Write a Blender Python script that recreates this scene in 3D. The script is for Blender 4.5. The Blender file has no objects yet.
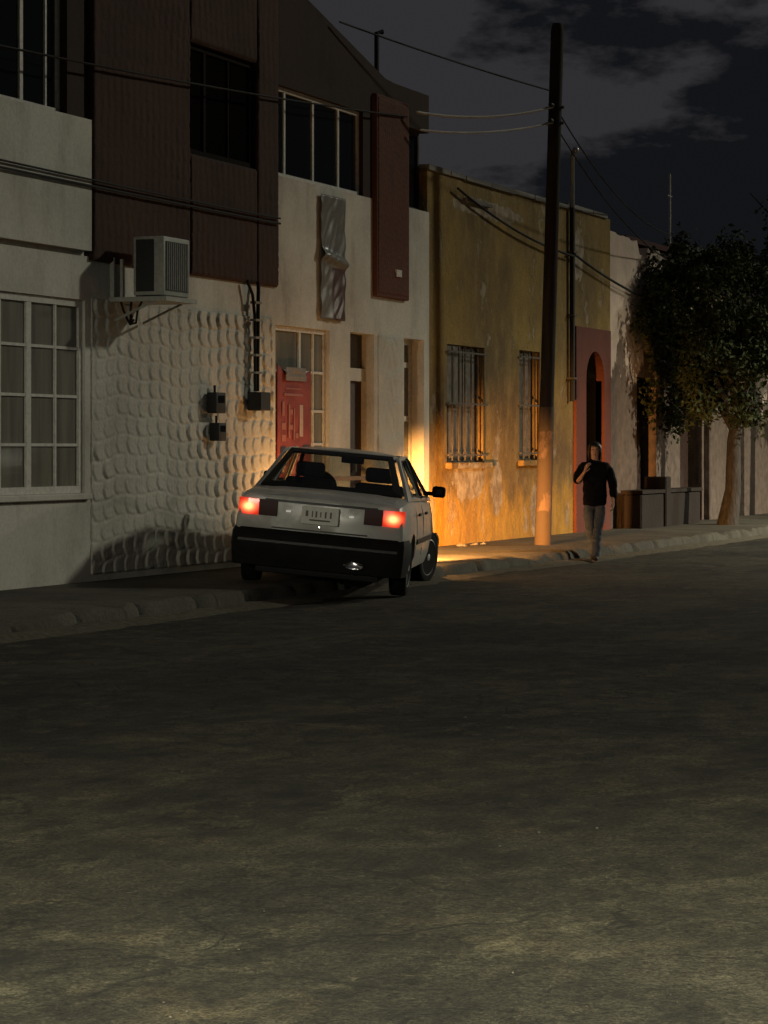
import bpy, bmesh, math, random
import numpy as np
from mathutils import Vector, Matrix, noise as mnoise
R = math.radians
rnd = random.Random(7)
SC = bpy.context.scene
COL = SC.collection

# ------------------------------------------------------------------ camera
CAM_H = 1.48
YAW = R(22.117)
cam = bpy.data.cameras.new('camera')
cam.sensor_fit = 'VERTICAL'; cam.sensor_height = 36.0; cam.lens = 2500 / 1024 * 36
cam.shift_y = -62 / 1024
cam.clip_start = 0.1; cam.clip_end = 3000
camo = bpy.data.objects.new('camera', cam); COL.objects.link(camo)
camo.location = (0, 0, CAM_H); camo.rotation_euler = (R(90), 0, YAW)
SC.camera = camo

# ------------------------------------------------------------------ night sky
W = bpy.data.worlds.new('World'); SC.world = W; W.use_nodes = True
nt = W.node_tree; nt.nodes.clear()
def wn(t, **kw):
    n = nt.nodes.new(t)
    for k, v in kw.items(): setattr(n, k, v)
    return n
tc = wn('ShaderNodeTexCoord')
sep = wn('ShaderNodeSeparateXYZ'); nt.links.new(tc.outputs['Generated'], sep.inputs[0])
mp = wn('ShaderNodeMapping'); mp.inputs['Scale'].default_value = (7, 7, 17); mp.inputs['Location'].default_value = (0, 9, 4)
nt.links.new(tc.outputs['Generated'], mp.inputs[0])
nz = wn('ShaderNodeTexNoise'); nz.inputs['Scale'].default_value = 1.0; nz.inputs['Detail'].default_value = 8; nz.inputs['Roughness'].default_value = .62
nt.links.new(mp.outputs[0], nz.inputs['Vector'])
def wmath(op, a, b=None):
    n = wn('ShaderNodeMath', operation=op)
    for i, v in enumerate((a, b)):
        if v is None: continue
        if isinstance(v, (int, float)): n.inputs[i].default_value = v
        else: nt.links.new(v, n.inputs[i])
    return n.outputs[0]
# cloud cover is thicker low over the roofs and towards the east
el = wmath('MULTIPLY', wmath('SUBTRACT', sep.outputs['Z'], .141), 2.6)
az = wmath('MULTIPLY', wmath('ADD', sep.outputs['X'], .34), -.9)
cov = wmath('ADD', wmath('ADD', nz.outputs['Fac'], el), az)
cr = wn('ShaderNodeValToRGB')
cr.color_ramp.elements[0].position = .43; cr.color_ramp.elements[0].color = (.0062, .0068, .0082, 1)
cr.color_ramp.elements[1].position = .505; cr.color_ramp.elements[1].color = (.0280, .0270, .0298, 1)
nt.links.new(cov, cr.inputs[0])
bg = wn('ShaderNodeBackground'); bg.inputs['Strength'].default_value = 1.0
nt.links.new(cr.outputs[0], bg.inputs['Color'])
nt.links.new(bg.outputs[0], wn('ShaderNodeOutputWorld').inputs[0])

SC.view_settings.view_transform = 'Standard'; SC.view_settings.look = 'None'
SC.view_settings.exposure = 0; SC.view_settings.gamma = 1
SC.cycles.use_denoising = True
SC.cycles.max_bounces = 6

# the far, high light that rakes the facades from up the street
sun = bpy.data.lights.new('sun', 'SUN'); sun.energy = .68; sun.color = (.98, .96, .78); sun.angle = R(2.6)
suno = bpy.data.objects.new('sun', sun); COL.objects.link(suno)
suno.rotation_euler = Vector((-.66, -.75, -.49)).to_track_quat('-Z', 'Y').to_euler()
# street lamps (position of the lamp heads, watts, colour); the posts are built further down
LAMPS = [((1.2, 46.0, 7.0), 13500, (1.0, .92, .70), 168, .55), ((1.4, 0.2, 5.2), 11000, (1.0, .95, .70), 155, .5), ((1.6, 74.0, 7.2), 3000, (1.0, .62, .32), 168, .55), ((-5.5, -20.0, 5.4), 8000, (1.0, .95, .76), 179, .07)]  # the last lamp is added, unseen, to light the car's rear and fill the wall
HEAD_W = {-1: 450, 1: 13500}          # left and right headlight of the car

# ------------------------------------------------------------------ helpers
class G:
    """tiny node builder for one material"""
    def __init__(s, name, rough=.8, spec=.3):
        s.m = bpy.data.materials.new(name); s.m.use_nodes = True
        s.t = s.m.node_tree; s.b = s.t.nodes['Principled BSDF']
        s.b.inputs['Roughness'].default_value = rough
        s.b.inputs['Specular IOR Level'].default_value = spec
        s.co = s.t.nodes.new('ShaderNodeTexCoord').outputs['Object']
    def n(s, t, **kw):
        x = s.t.nodes.new(t)
        for k, v in kw.items(): setattr(x, k, v)
        return x
    def put(s, sock, v):
        if isinstance(v, bpy.types.NodeSocket): s.t.links.new(v, sock)
        elif isinstance(v, tuple) and len(v) == 3 and sock.type == 'RGBA': sock.default_value = (*v, 1)
        else: sock.default_value = v
    def map(s, scale=(1, 1, 1), loc=(0, 0, 0), vec=None):
        x = s.n('ShaderNodeMapping'); x.inputs['Scale'].default_value = scale; x.inputs['Location'].default_value = loc
        s.put(x.inputs[0], vec or s.co); return x.outputs[0]
    def noise(s, scale, detail=5, rough=.55, vec=None, dist=0):
        x = s.n('ShaderNodeTexNoise'); x.inputs['Scale'].default_value = scale; x.inputs['Detail'].default_value = detail
        x.inputs['Roughness'].default_value = rough; x.inputs['Distortion'].default_value = dist
        s.put(x.inputs['Vector'], vec or s.co); return x.outputs['Fac']
    def vor(s, scale, feat='F1', vec=None):
        x = s.n('ShaderNodeTexVoronoi', feature=feat); x.inputs['Scale'].default_value = scale
        s.put(x.inputs['Vector'], vec or s.co); return x.outputs['Distance']
    def ramp(s, f, p0, p1, c0=(0, 0, 0), c1=(1, 1, 1)):
        x = s.n('ShaderNodeValToRGB'); e = x.color_ramp.elements
        e[0].position = p0; e[1].position = p1; e[0].color = (*c0, 1); e[1].color = (*c1, 1)
        s.put(x.inputs[0], f); return x.outputs[0]
    def mix(s, f, a, b, mode='MIX'):
        x = s.n('ShaderNodeMix', data_type='RGBA', blend_type=mode)
        s.put(x.inputs[0], f); s.put(x.inputs[6], a); s.put(x.inputs[7], b); return x.outputs[2]
    def math(s, op, a, b=None, clamp=False):
        x = s.n('ShaderNodeMath', operation=op, use_clamp=clamp); s.put(x.inputs[0], a)
        if b is not None: s.put(x.inputs[1], b)
        return x.outputs[0]
    def xyz(s):
        x = s.n('ShaderNodeSeparateXYZ'); s.put(x.inputs[0], s.co); return x.outputs
    def base(s, v): s.put(s.b.inputs['Base Color'], v); return s
    def bump(s, h, strength=.4, dist=.02):
        x = s.n('ShaderNodeBump'); x.inputs['Strength'].default_value = strength; x.inputs['Distance'].default_value = dist
        s.put(x.inputs['Height'], h); s.put(s.b.inputs['Normal'], x.outputs[0]); return s
    def set(s, **kw):
        for k, v in kw.items(): s.put(s.b.inputs[k.replace('_', ' ')], v)
        return s

def plaster(name, c, dirty, amount=.6, bump=.35, scale=1.0, rough=.9):
    g = G(name, rough, .2)
    big = g.noise(.8 * scale, 6, .6)
    streak = g.noise(1.0, 7, .65, g.map((2.6, 2.6, .7)))
    fine = g.noise(28, 4, .6)
    f = g.math('MULTIPLY', g.math('ADD', g.ramp(big, .42, .72), g.ramp(streak, .5, .8)), amount, True)
    col = g.mix(f, c, dirty)
    col = g.mix(.35, col, g.ramp(fine, .3, .7, (.55, .55, .55), (1, 1, 1)), 'MULTIPLY')
    g.base(col); g.bump(g.math('ADD', g.noise(9, 5), g.math('MULTIPLY', fine, .5)), bump, .015)
    return g.m
def simple(name, c, rough=.6, metal=0, var=.25, bump=.1, scale=20, spec=.4):
    g = G(name, rough, spec)
    f = g.noise(scale, 5, .6)
    g.base(g.mix(g.ramp(f, .35, .7), c, tuple(x * (1 - var) for x in c)))
    g.set(Metallic=float(metal)); g.bump(f, bump, .004)
    return g.m
def emit(name, c, strength, base=None):
    g = G(name, .3); g.base(base or c)
    g.set(Emission_Color=c, Emission_Strength=float(strength)); return g.m

class MB:
    """collects geometry; build() links it as ONE mesh object"""
    def __init__(s): s.bm = bmesh.new()
    def face(s, pts):
        vs = [s.bm.verts.new(p) for p in pts]
        try: return s.bm.faces.new(vs)
        except ValueError: return None
    def box(s, a, b):
        (x0, y0, z0), (x1, y1, z1) = a, b
        v = [s.bm.verts.new((x, y, z)) for z in (z0, z1) for y in (y0, y1) for x in (x0, x1)]
        for q in ((0, 2, 3, 1), (4, 5, 7, 6), (0, 1, 5, 4), (2, 6, 7, 3), (0, 4, 6, 2), (1, 3, 7, 5)):
            s.bm.faces.new([v[i] for i in q])
        return s
    def bevel(s, w, seg=2):
        bmesh.ops.bevel(s.bm, geom=list(s.bm.edges), offset=w, segments=seg, affect='EDGES', profile=.6, clamp_overlap=True); return s
    def tube(s, pts, r, seg=8, caps=True):
        pts = [Vector(p) for p in pts]
        rs = r if isinstance(r, (list, tuple)) else [r] * len(pts)
        rings = []; up = None
        for i, p in enumerate(pts):
            t = (pts[min(i + 1, len(pts) - 1)] - pts[max(i - 1, 0)]).normalized()
            if up is None: up = Vector((0, 0, 1)) if abs(t.z) < .9 else Vector((1, 0, 0))
            a = t.cross(up).normalized(); b = a.cross(t).normalized(); up = b
            rings.append([s.bm.verts.new(p + (a * math.cos(k * 2 * math.pi / seg) + b * math.sin(k * 2 * math.pi / seg)) * rs[i]) for k in range(seg)])
        for A, B in zip(rings, rings[1:]):
            for k in range(seg): s.bm.faces.new((A[k], A[(k + 1) % seg], B[(k + 1) % seg], B[k]))
        if caps: s.bm.faces.new(rings[0][::-1]); s.bm.faces.new(rings[-1])
        return s
    def loft(s, rings, cap=True, close=True):
        rs = [[s.bm.verts.new(p) for p in r] for r in rings]
        n = len(rs[0])
        for A, B in zip(rs, rs[1:]):
            for k in range(n if close else n - 1): s.bm.faces.new((A[k], A[(k + 1) % n], B[(k + 1) % n], B[k]))
        if cap: s.bm.faces.new(rs[0][::-1]); s.bm.faces.new(rs[-1])
        return s
    def lathe(s, prof, c, axis='x', seg=32):
        """profile of (along, radius) about an axis through c"""
        rings = []
        for al, r in prof:
            ring = []
            for k in range(seg):
                a = 2 * math.pi * k / seg
                q = (al, r * math.cos(a), r * math.sin(a)) if axis == 'x' else (r * math.cos(a), al, r * math.sin(a)) if axis == 'y' else (r * math.cos(a), r * math.sin(a), al)
                ring.append((c[0] + q[0], c[1] + q[1], c[2] + q[2]))
            rings.append(ring)
        return s.loft(rings)
    def ball(s, c, r, seg=12):
        rx = r if isinstance(r, tuple) else (r, r, r)
        bmesh.ops.create_uvsphere(s.bm, u_segments=seg, v_segments=max(6, seg * 2 // 3), radius=1, matrix=Matrix.Translation(c) @ Matrix.Diagonal((*rx, 1)))
        return s
    def build(s, name, m, parent=None, smooth=None, world=True, fix=True):
        if fix: bmesh.ops.recalc_face_normals(s.bm, faces=s.bm.faces)
        me = bpy.data.meshes.new(name); s.bm.to_mesh(me); s.bm.free()
        if m is not None: me.materials.append(m)
        if smooth is not None:
            me.shade_smooth(); me.set_sharp_from_angle(angle=R(smooth))
        o = bpy.data.objects.new(name, me); COL.objects.link(o)
        if parent is not None:
            o.parent = parent
            if world: o.matrix_parent_inverse = inv_world(parent)
        return o
def inv_world(p):
    return Matrix.LocRotScale(p.location, p.rotation_euler, p.scale).inverted() if p.parent is None else Matrix.Identity(4)
def tag(o, label, cat, group=None, kind=None):
    o['label'] = label; o['category'] = cat
    if group: o['group'] = group
    if kind: o['kind'] = kind
    return o
def thing(name, label, cat, loc=(0, 0, 0), rot=(0, 0, 0), group=None):
    o = bpy.data.objects.new(name, None); COL.objects.link(o); o.empty_display_size = .2
    o.location = loc; o.rotation_euler = rot
    return tag(o, label, cat, group)
def struct(o): o['kind'] = 'structure'; return o
def copy_tree(o, parent=None):
    c = o.copy(); COL.objects.link(c)
    if parent: c.parent = parent
    for ch in list(o.children): copy_tree(ch, c)
    return c

def wall(name, m, parent, y0, y1, z0, z1, x, t=.3, holes=(), top=None, ny=None):
    """a facade panel of real thickness (front face at x, facing +X) with openings"""
    ys = sorted({y0, y1, *[v for h in holes for v in h[:2]]}); zs = sorted({z0, z1, *[v for h in holes for v in h[2:4]]})
    if ny:
        full = []
        for a, b in zip(ys, ys[1:]):
            k = max(1, int((b - a) / ny)); full += [a + (b - a) * i / k for i in range(k)]
        ys = full + [ys[-1]]
    inside = lambda i, j: 0 <= i < len(ys) - 1 and 0 <= j < len(zs) - 1 and not any(
        h[0] - 1e-6 <= (ys[i] + ys[i + 1]) / 2 <= h[1] + 1e-6 and h[2] - 1e-6 <= (zs[j] + zs[j + 1]) / 2 <= h[3] + 1e-6 for h in holes)
    b = MB(); V = {}
    def v(i, j, k):
        if (i, j, k) not in V:
            z = zs[j]
            if top and j == len(zs) - 1: z = top(ys[i])
            V[(i, j, k)] = b.bm.verts.new((x - t * k, ys[i], z))
        return V[(i, j, k)]
    for i in range(len(ys) - 1):
        for j in range(len(zs) - 1):
            if not inside(i, j): continue
            for k in (0, 1): b.bm.faces.new([v(i, j, k), v(i + 1, j, k), v(i + 1, j + 1, k), v(i, j + 1, k)])
            for (di, dj, e) in ((-1, 0, ((i, j), (i, j + 1))), (1, 0, ((i + 1, j), (i + 1, j + 1))), (0, -1, ((i, j), (i + 1, j))), (0, 1, ((i, j + 1), (i + 1, j + 1)))):
                if not inside(i + di, j + dj):
                    (a, c), (d, f) = e; b.bm.faces.new([v(a, c, 0), v(d, f, 0), v(d, f, 1), v(a, c, 1)])
    return b.build(name, m, parent)

def relief(name, m, parent, y0, y1, z0, z1, x, h, step=.02):
    """a panel whose face is modelled relief, h(y, z) metres proud of x"""
    ny = int((y1 - y0) / step); nz_ = int((z1 - z0) / step)
    Y, Z = np.meshgrid(np.linspace(y0, y1, ny), np.linspace(z0, z1, nz_), indexing='ij')
    Xp = x + h(Y, Z)
    edge = np.zeros_like(Xp, bool); edge[0] = edge[-1] = True; edge[:, 0] = edge[:, -1] = True
    Xp[edge] = x - .03
    vs = np.stack([Xp, Y, Z], -1).reshape(-1, 3)
    idx = np.arange(ny * nz_).reshape(ny, nz_)
    fs = np.stack([idx[:-1, :-1], idx[1:, :-1], idx[1:, 1:], idx[:-1, 1:]], -1).reshape(-1, 4)
    me = bpy.data.meshes.new(name); me.from_pydata(vs.tolist(), [], fs.tolist()); me.materials.append(m); me.shade_smooth()
    o = bpy.data.objects.new(name, me); COL.objects.link(o); o.parent = parent; o.matrix_parent_inverse = inv_world(parent)
    return o
def scales(cy, cz, amp, seed, bend=1.3, worn=.5):
    rg = np.random.default_rng(seed); off = np.cumsum(rg.uniform(-.22, .22, 80)); jit = rg.random((80, 200)) ; tl = rg.random(80) * .25
    def h(Y, Z):
        wob = .035 * np.sin(Y * 2.3 + Z * 1.1) + .02 * np.sin(Y * 7.1)
        q = (Z + wob) / cz; r = np.floor(q).astype(int); q = q - r - .5
        p = Y / cy + off[r % 80] + bend * q * q + tl[r % 80] * q
        c = np.floor(p).astype(int); ph = p - c
        a = .7 + .45 * jit[r % 80, c % 200]
        saw = np.clip(ph / .09, 0, 1) * np.clip((1 - ph) / .85, 0, 1) ** .7
        rim = np.clip((.5 - np.abs(q)) / .13, 0, 1) ** .6
        w = np.clip(.62 + .8 * np.sin(Y * 1.7 + 2 * Z + seed) * np.sin(Z * 2.2 + Y * .6), 1 - worn, 1)
        return amp * a * saw * rim * w + .0022 * np.sin(Y * 37 + 2.1 * np.sin(Z * 29)) * np.sin(Z * 43 + 3 * np.sin(Y * 23))
    return h

# ------------------------------------------------------------------ materials
M = {}
M['white'] = plaster('white plaster', (.62, .60, .53), (.36, .33, .28), .7)
M['white_rough'] = plaster('rough white plaster', (.56, .54, .47), (.36, .33, .28), .7, .6)
M['red'] = plaster('dark red brown wall', (.042, .026, .019), (.027, .019, .015), .7)
M['red_tile'] = plaster('red brown textured cladding', (.062, .033, .025), (.036, .022, .018), .6, .5)
M['pil'] = plaster('red brown roughcast', (.125, .052, .037), (.08, .038, .028), .6, .9)
M['frame'] = simple('white painted metal', (.62, .60, .54), .45, 0, .3)
M['frame_dark'] = simple('dark painted metal', (.022, .021, .020), .6, 0, .3, .1, 20, .2)
M['frame_soot'] = simple('sooty window frame', (.018, .014, .012), .9, 0, .3, .1, 20, .05)
M['glass_black'] = G('grimy dark glass', .5, .0).base((.006, .0055, .005)).m
M['glass_dark'] = G('dark window glass', .08, .5).base((.008, .009, .010)).m
g = G('dusty curtained glass', .18, .4); f_ = g.noise(1.2, 4, .6, g.map((6, 6, .5)))
M['glass_curtain'] = g.base(g.mix(g.ramp(f_, .35, .7), (.21, .20, .16), (.12, .115, .095))).m
M['concrete'] = plaster('grey concrete', (.26, .25, .23), (.15, .145, .13), .7, .5)
M['rubber'] = simple('black rubber', (.012, .012, .012), .8)
M['black'] = simple('black plastic', (.014, .014, .015), .5, 0, .3)
M['steel'] = simple('galvanised steel', (.35, .35, .34), .4, .8, .3)
M['dark_wood'] = simple('dark wood', (.05, .025, .018), .6, 0, .5, .3, 8)
M['cable'] = simple('cable sheath', (.018, .018, .018), .7, 0, .3, .1, 20, .15)
M['cable_pale'] = simple('pale weathered cable sheath', (.42, .41, .38), .6)
M['shade'] = G('dark unlit interior', .9).base((.012, .011, .010)).m

# ------------------------------------------------------------------ ground, road, pavement
XK, XF = -10.22, -12.19
PZ = .15
g = G('worn asphalt', .93, .25)
pos = g.co
patch = g.noise(.8, 8, .68, g.map((1.0, .55, 1)))
fine = g.noise(46, 5, .75); mid = g.noise(5.5, 6, .65, g.map((1, .6, 1)))
warp = g.n('ShaderNodeMix', data_type='RGBA'); warp.inputs[0].default_value = .12
g.put(warp.inputs[6], g.co)
nzc = g.n('ShaderNodeTexNoise'); nzc.inputs['Scale'].default_value = 1.7; nzc.inputs['Detail'].default_value = 6; g.put(nzc.inputs['Vector'], g.co)
wadd = g.n('ShaderNodeVectorMath', operation='MULTIPLY_ADD'); g.put(wadd.inputs[0], nzc.outputs['Color']); wadd.inputs[1].default_value = (.9, .9, 0); g.put(wadd.inputs[2], g.co)
crack = g.vor(.55, 'DISTANCE_TO_EDGE', wadd.outputs[0])
crack2 = g.vor(2.1, 'DISTANCE_TO_EDGE', wadd.outputs[0])
crkb = g.math('MULTIPLY', g.ramp(crack2, .006, .03, (1, 1, 1), (0, 0, 0)), g.ramp(g.noise(.8, 4, .6, g.map((1, 1, 1), (4, 8, 1))), .52, .60))
crk = g.math('MULTIPLY', g.ramp(crack, .004, .017, (1, 1, 1), (0, 0, 0)), g.ramp(g.noise(.5, 3), .50, .58))
grit = g.noise(95, 3, .7)
col = g.mix(g.ramp(patch, .38, .62), (.017, .017, .015), (.056, .053, .042))
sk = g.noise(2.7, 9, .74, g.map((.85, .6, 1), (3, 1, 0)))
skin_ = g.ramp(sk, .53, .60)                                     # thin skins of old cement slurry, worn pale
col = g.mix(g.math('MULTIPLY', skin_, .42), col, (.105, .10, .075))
tan_ = g.ramp(g.noise(1.9, 8, .7, g.map((1, .8, 1), (9, 4, 2))), .54, .66)
col = g.mix(g.math('MULTIPLY', tan_, .45), col, (.085, .070, .048))
tar = g.ramp(g.noise(.33, 6, .6, g.map((1, .7, 1), (1.5, 7, 3))), .57, .62)      # darker patched asphalt
col = g.mix(g.math('MULTIPLY', tar, .6), col, (.020, .020, .018))
col = g.mix(.85, col, g.ramp(mid, .36, .66, (.45, .45, .45), (1.3, 1.28, 1.2)), 'MULTIPLY')
col = g.mix(.8, col, g.ramp(fine, .33, .70, (.12, .12, .12), (1.9, 1.86, 1.7)), 'MULTIPLY')
col = g.mix(.7, col, g.ramp(grit, .34, .68, (.2, .2, .2), (2.0, 1.96, 1.8)), 'MULTIPLY')
crk = g.math('MAXIMUM', crk, crkb)
col = g.mix(g.math('MULTIPLY', crk, .6), col, (.010, .010, .009))
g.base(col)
hgt = g.math('ADD', g.math('MULTIPLY', mid, 1.4), g.math('ADD', g.math('MULTIPLY', fine, .9), g.math('MULTIPLY', grit, .35)))
hgt = g.math('SUBTRACT', g.math('ADD', hgt, g.math('MULTIPLY', skin_, .5)), g.math('MULTIPLY', crk, .6))
g.bump(hgt, .8, .022)
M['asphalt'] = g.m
M['earth'] = plaster('bare earth', (.12, .10, .075), (.07, .06, .045), .7, .6)
b = MB(); b.face([(-1500, -600, -.03), (900, -600, -.03), (900, 1800, -.03), (-1500, 1800, -.03)])
struct(b.build('ground', M['earth']))

def road_h(x, y):
    v = mnoise.noise((x * .22, y * .16, 1.7)) * .018 + mnoise.noise((x * 1.3, y * .9, 4.1)) * .007 + mnoise.noise((x * 3.7, y * 3.1, 9.2)) * .004
    return v - .010
def road_fine(x, y):
    n1 = mnoise.noise((x * 9, y * 8, 2.2)); n2 = mnoise.noise((x * 21, y * 19, 6.6)); n3 = mnoise.noise((x * 2.6, y * 2.2, 11.0))
    w = min(1, max(0, (14.5 - y) / 4)) * (.45 + .9 * max(0, n3 + .25))
    return w * (.0055 * n1 + .0042 * n2 + .012 * max(0, n1 - .42) - .016 * max(0, n2 - .48))
xs = [XK - .06 + i * .16 for i in range(23)] + [-6.6 + i * .034 for i in range(200)] + [.2 + i * .2 for i in range(26)]
ys = [-12 + i * .5 for i in range(34)] + [5.0 + i * .024 for i in range(380)] + [14.12 + i * .14 for i in range(114)] + [30.1 + i * .5 for i in range(60)] + [60.1 + 3 * i for i in range(60)]
b = MB()
gv = [[b.bm.verts.new((x, y, road_h(x, y) + (road_fine(x, y) if 4.9 < y < 14.4 else 0))) for x in xs] for y in ys]
for A, B in zip(gv, gv[1:]):
    for k in range(len(xs) - 1): b.bm.faces.new((A[k], A[k + 1], B[k + 1], B[k]))
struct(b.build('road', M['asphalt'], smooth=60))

g = G('worn concrete paving', .9, .2)
pn = g.noise(1.1, 7, .62); fine = g.noise(30, 4, .65)
col = g.mix(g.ramp(pn, .35, .7), (.110, .102, .080), (.052, .048, .038))
sx = g.xyz(); jm = g.math('ABSOLUTE', g.math('SUBTRACT', g.math('FRACT', g.math('MULTIPLY', sx['Y'], .55)), .5))
col = g.mix(g.ramp(jm, .006, .014, (.8, .8, .8), (0, 0, 0)), col, (.05, .045, .035))
col = g.mix(.6, col, g.ramp(fine, .3, .7, (.5, .5, .5), (1.15, 1.15, 1.15)), 'MULTIPLY')
g.base(col).bump(g.math('ADD', g.noise(6, 5), fine), .6, .02)
M['paving'] = g.m
# pavement with a broken, slumping kerb edge
b = MB(); prof = []
yy = 4.0; ring_prev = None
while yy < 130:
    n1 = mnoise.noise((yy * .35, 3.3, 0)); n2 = mnoise.noise((yy * 1.6, 8.1, 0)); n3 = mnoise.noise((yy * 5.0, 1.1, 0))
    slump = max(0, 1 - abs(yy - 16.0) / 2.6) * .07 + max(0, 1 - abs(yy - 30.3) / .8) * .05
    e = XK + .05 * n1 + .06 * n2 + .04 * n3
    jt = 1 if (yy % 1.08) < .12 else 0
    e -= .035 * jt
    zt = PZ + .012 * n1 - slump - max(0, n2 - .15) * .14 - .022 * jt - .02 * max(0, n3)
    ring = [b.bm.verts.new(p) for p in ((XF - .45, yy, PZ - .4), (XF - .45, yy, PZ + .01), (XF + .5, yy, PZ + .006 + .006 * n1), (XK - .42, yy, PZ + .006 * n2 - slump * .3),
            (e - .16, yy, zt + .004), (e - .022 + .012 * n3, yy, zt - .004 - .012 * abs(n3)), (e + .012, yy, zt * .72), (e + .05 + .03 * abs(n2), yy, -.05), (e + .05, yy, -.4))]
    if ring_prev:
        for k in range(len(ring) - 1): b.bm.faces.new((ring_prev[k], ring_prev[k + 1], ring[k + 1], ring[k]))
    ring_prev = ring; yy += .12 if yy < 48 else .8
struct(b.build('pavement', M['paving'], smooth=32))
# strip of dust and grit swept against the kerb
g = G('kerbside grit', .95, .1); gf = g.noise(14, 6, .7)
g.base(g.mix(g.ramp(gf, .3, .7), (.06, .055, .042), (.15, .137, .105))).bump(gf, .9, .02)
b = MB(); pr = None; yy = 9.0
while yy < 56:
    w_ = .28 + .22 * mnoise.noise((yy * .5, 2, 7)) + .12 * mnoise.noise((yy * 2.1, 5, 7)) + (.35 * max(0, 1 - abs(yy - 14.5) / 2.5))
    r_ = [b.bm.verts.new(p) for p in ((XK - .04, yy, .035), (XK + .1, yy, .024 + .01 * mnoise.noise((yy * 3, 0, 1))), (XK + .1 + max(.06, w_), yy, -.03))]
    if pr:
        for k in range(2): b.bm.faces.new((pr[k], pr[k + 1], r_[k + 1], r_[k]))
    pr = r_; yy += .15
tag(b.build('kerbside_grit', g.m, smooth=60), 'thin drift of pale grit along the foot of the kerb', 'grit', kind='stuff')

b = MB()
for i in range(170):
    d = 5.6 + 17 * rnd.random() ** 2.2; t = rnd.uniform(-.17, .17)
    x = -math.sin(YAW) * d + math.cos(YAW) * t * d; y = math.cos(YAW) * d + math.sin(YAW) * t * d
    s = rnd.choice((.0025, .003, .003, .004, .004, .006)) * rnd.uniform(.7, 1.2)
    bmesh.ops.create_icosphere(b.bm, subdivisions=1, radius=1, matrix=Matrix.Translation((x, y, road_h(x, y) + s * .3)) @ Matrix.Rotation(rnd.random() * 6, 4, 'Z') @ Matrix.Diagonal((s * rnd.uniform(.7, 1.5), s, s * .7, 1)))
g = G('loose stones', .9, .2); g.base(g.ramp(g.noise(3.5, 2), .38, .62, (.02, .018, .016), (.11, .10, .08)))
tag(b.build('loose_gravel', g.m), 'scattered small stones lying on the worn asphalt', 'gravel', kind='stuff')

# ------------------------------------------------------------------ house A: white two-storey house
hA = thing('two_storey_house', 'two storey white and dark red house behind the parked car', 'house', (XF, 22, PZ))
A0, A1 = 12.0, 31.62
ZB = -.2
winL = (18.9, 22.05, 1.05, 2.98); winB = (26.62, 28.22, .95, 2.95); door = (28.87, 29.66, ZB, 2.96); winN = (30.70, 31.42, .95, 2.96)
wall('ground_floor_wall', M['white'], hA, A0, A1, ZB, 3.42, XF, .3, (winL, winB, door, winN))
# interior backing so that no opening looks through the house
b = MB(); b.box((XF - 6, A0, ZB), (XF - .34, A1, 3.40)); b.build('inner_rooms', M['shade'], hA)
relief('fan_textured_plaster', M['white_rough'], hA, 22.16, 26.52, .22, 3.02, XF + .004, scales(.235, .200, .031, 3, -1.1), .0125)
relief('ripple_textured_plaster', M['white_rough'], hA, 29.76, 30.64, .22, 2.98, XF + .004,
       lambda Y, Z: .02 * np.clip(((Z / .42 + .10 * np.sin(Y * 9) + .3 * (Y - 30.2) ** 2) % 1) / .8, 0, 1) * (.6 + .4 * np.sin(Y * 4 + Z * 2)) + .004 * np.sin(Z * 23 + 4 * np.sin(Y * 11)))
# first floor
wall('upper_wall', M['white'], hA, 26.62, A1, 3.42, 4.70, XF, .3)
wall('upper_parapet', M['white'], hA, A0, 22.06, 3.47, 4.78, XF + .07, .34)
wall('soffit_band', M['white'], hA, A0, 22.06, 3.422, 3.468, XF - .02, .25)
up = [(16, 18.6, 4.80, 6.1), (18.85, 21.72, 4.80, 6.1)]
ptop = lambda y: 6.95 - .0 * y if y < 27.4 else max(6.28, 6.95 - (y - 27.4) * .245)
wall('upper_red_wall', M['red'], hA, A0, 22.12, 4.782, 7.0, XF - .02, .28, up)
relief('red_textured_cladding', M['red_tile'], hA, 22.122, 24.30, 3.38, 6.9, XF + .05, scales(.14, .19, .014, 11, -.4), .025)
relief('red_textured_cladding', M['red_tile'], hA, 26.02, 26.615, 3.38, 6.9, XF + .05, scales(.14, .19, .014, 12, -.4), .025)
relief('red_textured_cladding', M['red_tile'], hA, 24.302, 26.018, 3.38, 4.70, XF + .05, scales(.14, .19, .014, 13, -.4), .025)
relief('red_textured_cladding', M['red_tile'], hA, 24.302, 26.018, 5.92, 6.9, XF + .05, scales(.14, .19, .014, 14, -.4), .025)
wall('cladding_backing', M['red'], hA, 22.124, 26.613, 3.385, 6.895, XF + .028, .27, ((24.30, 26.02, 4.70, 5.92),))
wall('upper_red_wall', M['red'], hA, 26.62, A1, 5.77, 6.9, XF - .004, .28, (), ptop, .3)
b = MB(); b.box((XF - 6, A0, 3.40), (XF - .34, A1, 6.2)); b.build('inner_rooms', M['shade'], hA)
b = MB(); b.box((XF - .3, 29.60, 3.45), (XF + .06, 30.74, 6.05)); b.bevel(.012, 1)
pil = b.build('pilaster', M['pil'], hA)
relief('roughcast_face', M['pil'], hA, 29.63, 30.71, 3.48, 6.02, XF + .064, lambda Y, Z: .012 * np.abs(np.sin(Y * 41 + 3 * np.sin(Z * 13)) * np.sin(Z * 37 + 2.5 * np.sin(Y * 17))), .02)
b = MB(); b.box((XF + .063, 30.22, 3.74), (XF + .09, 30.4, 3.83)); b.build('plate', M['frame'], pil)
b = MB(); b.box((XF - .3, 29.3, 4.703), (XF - .006, 29.597, 5.767)); b.build('window_jamb', M['red'], hA)
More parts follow.
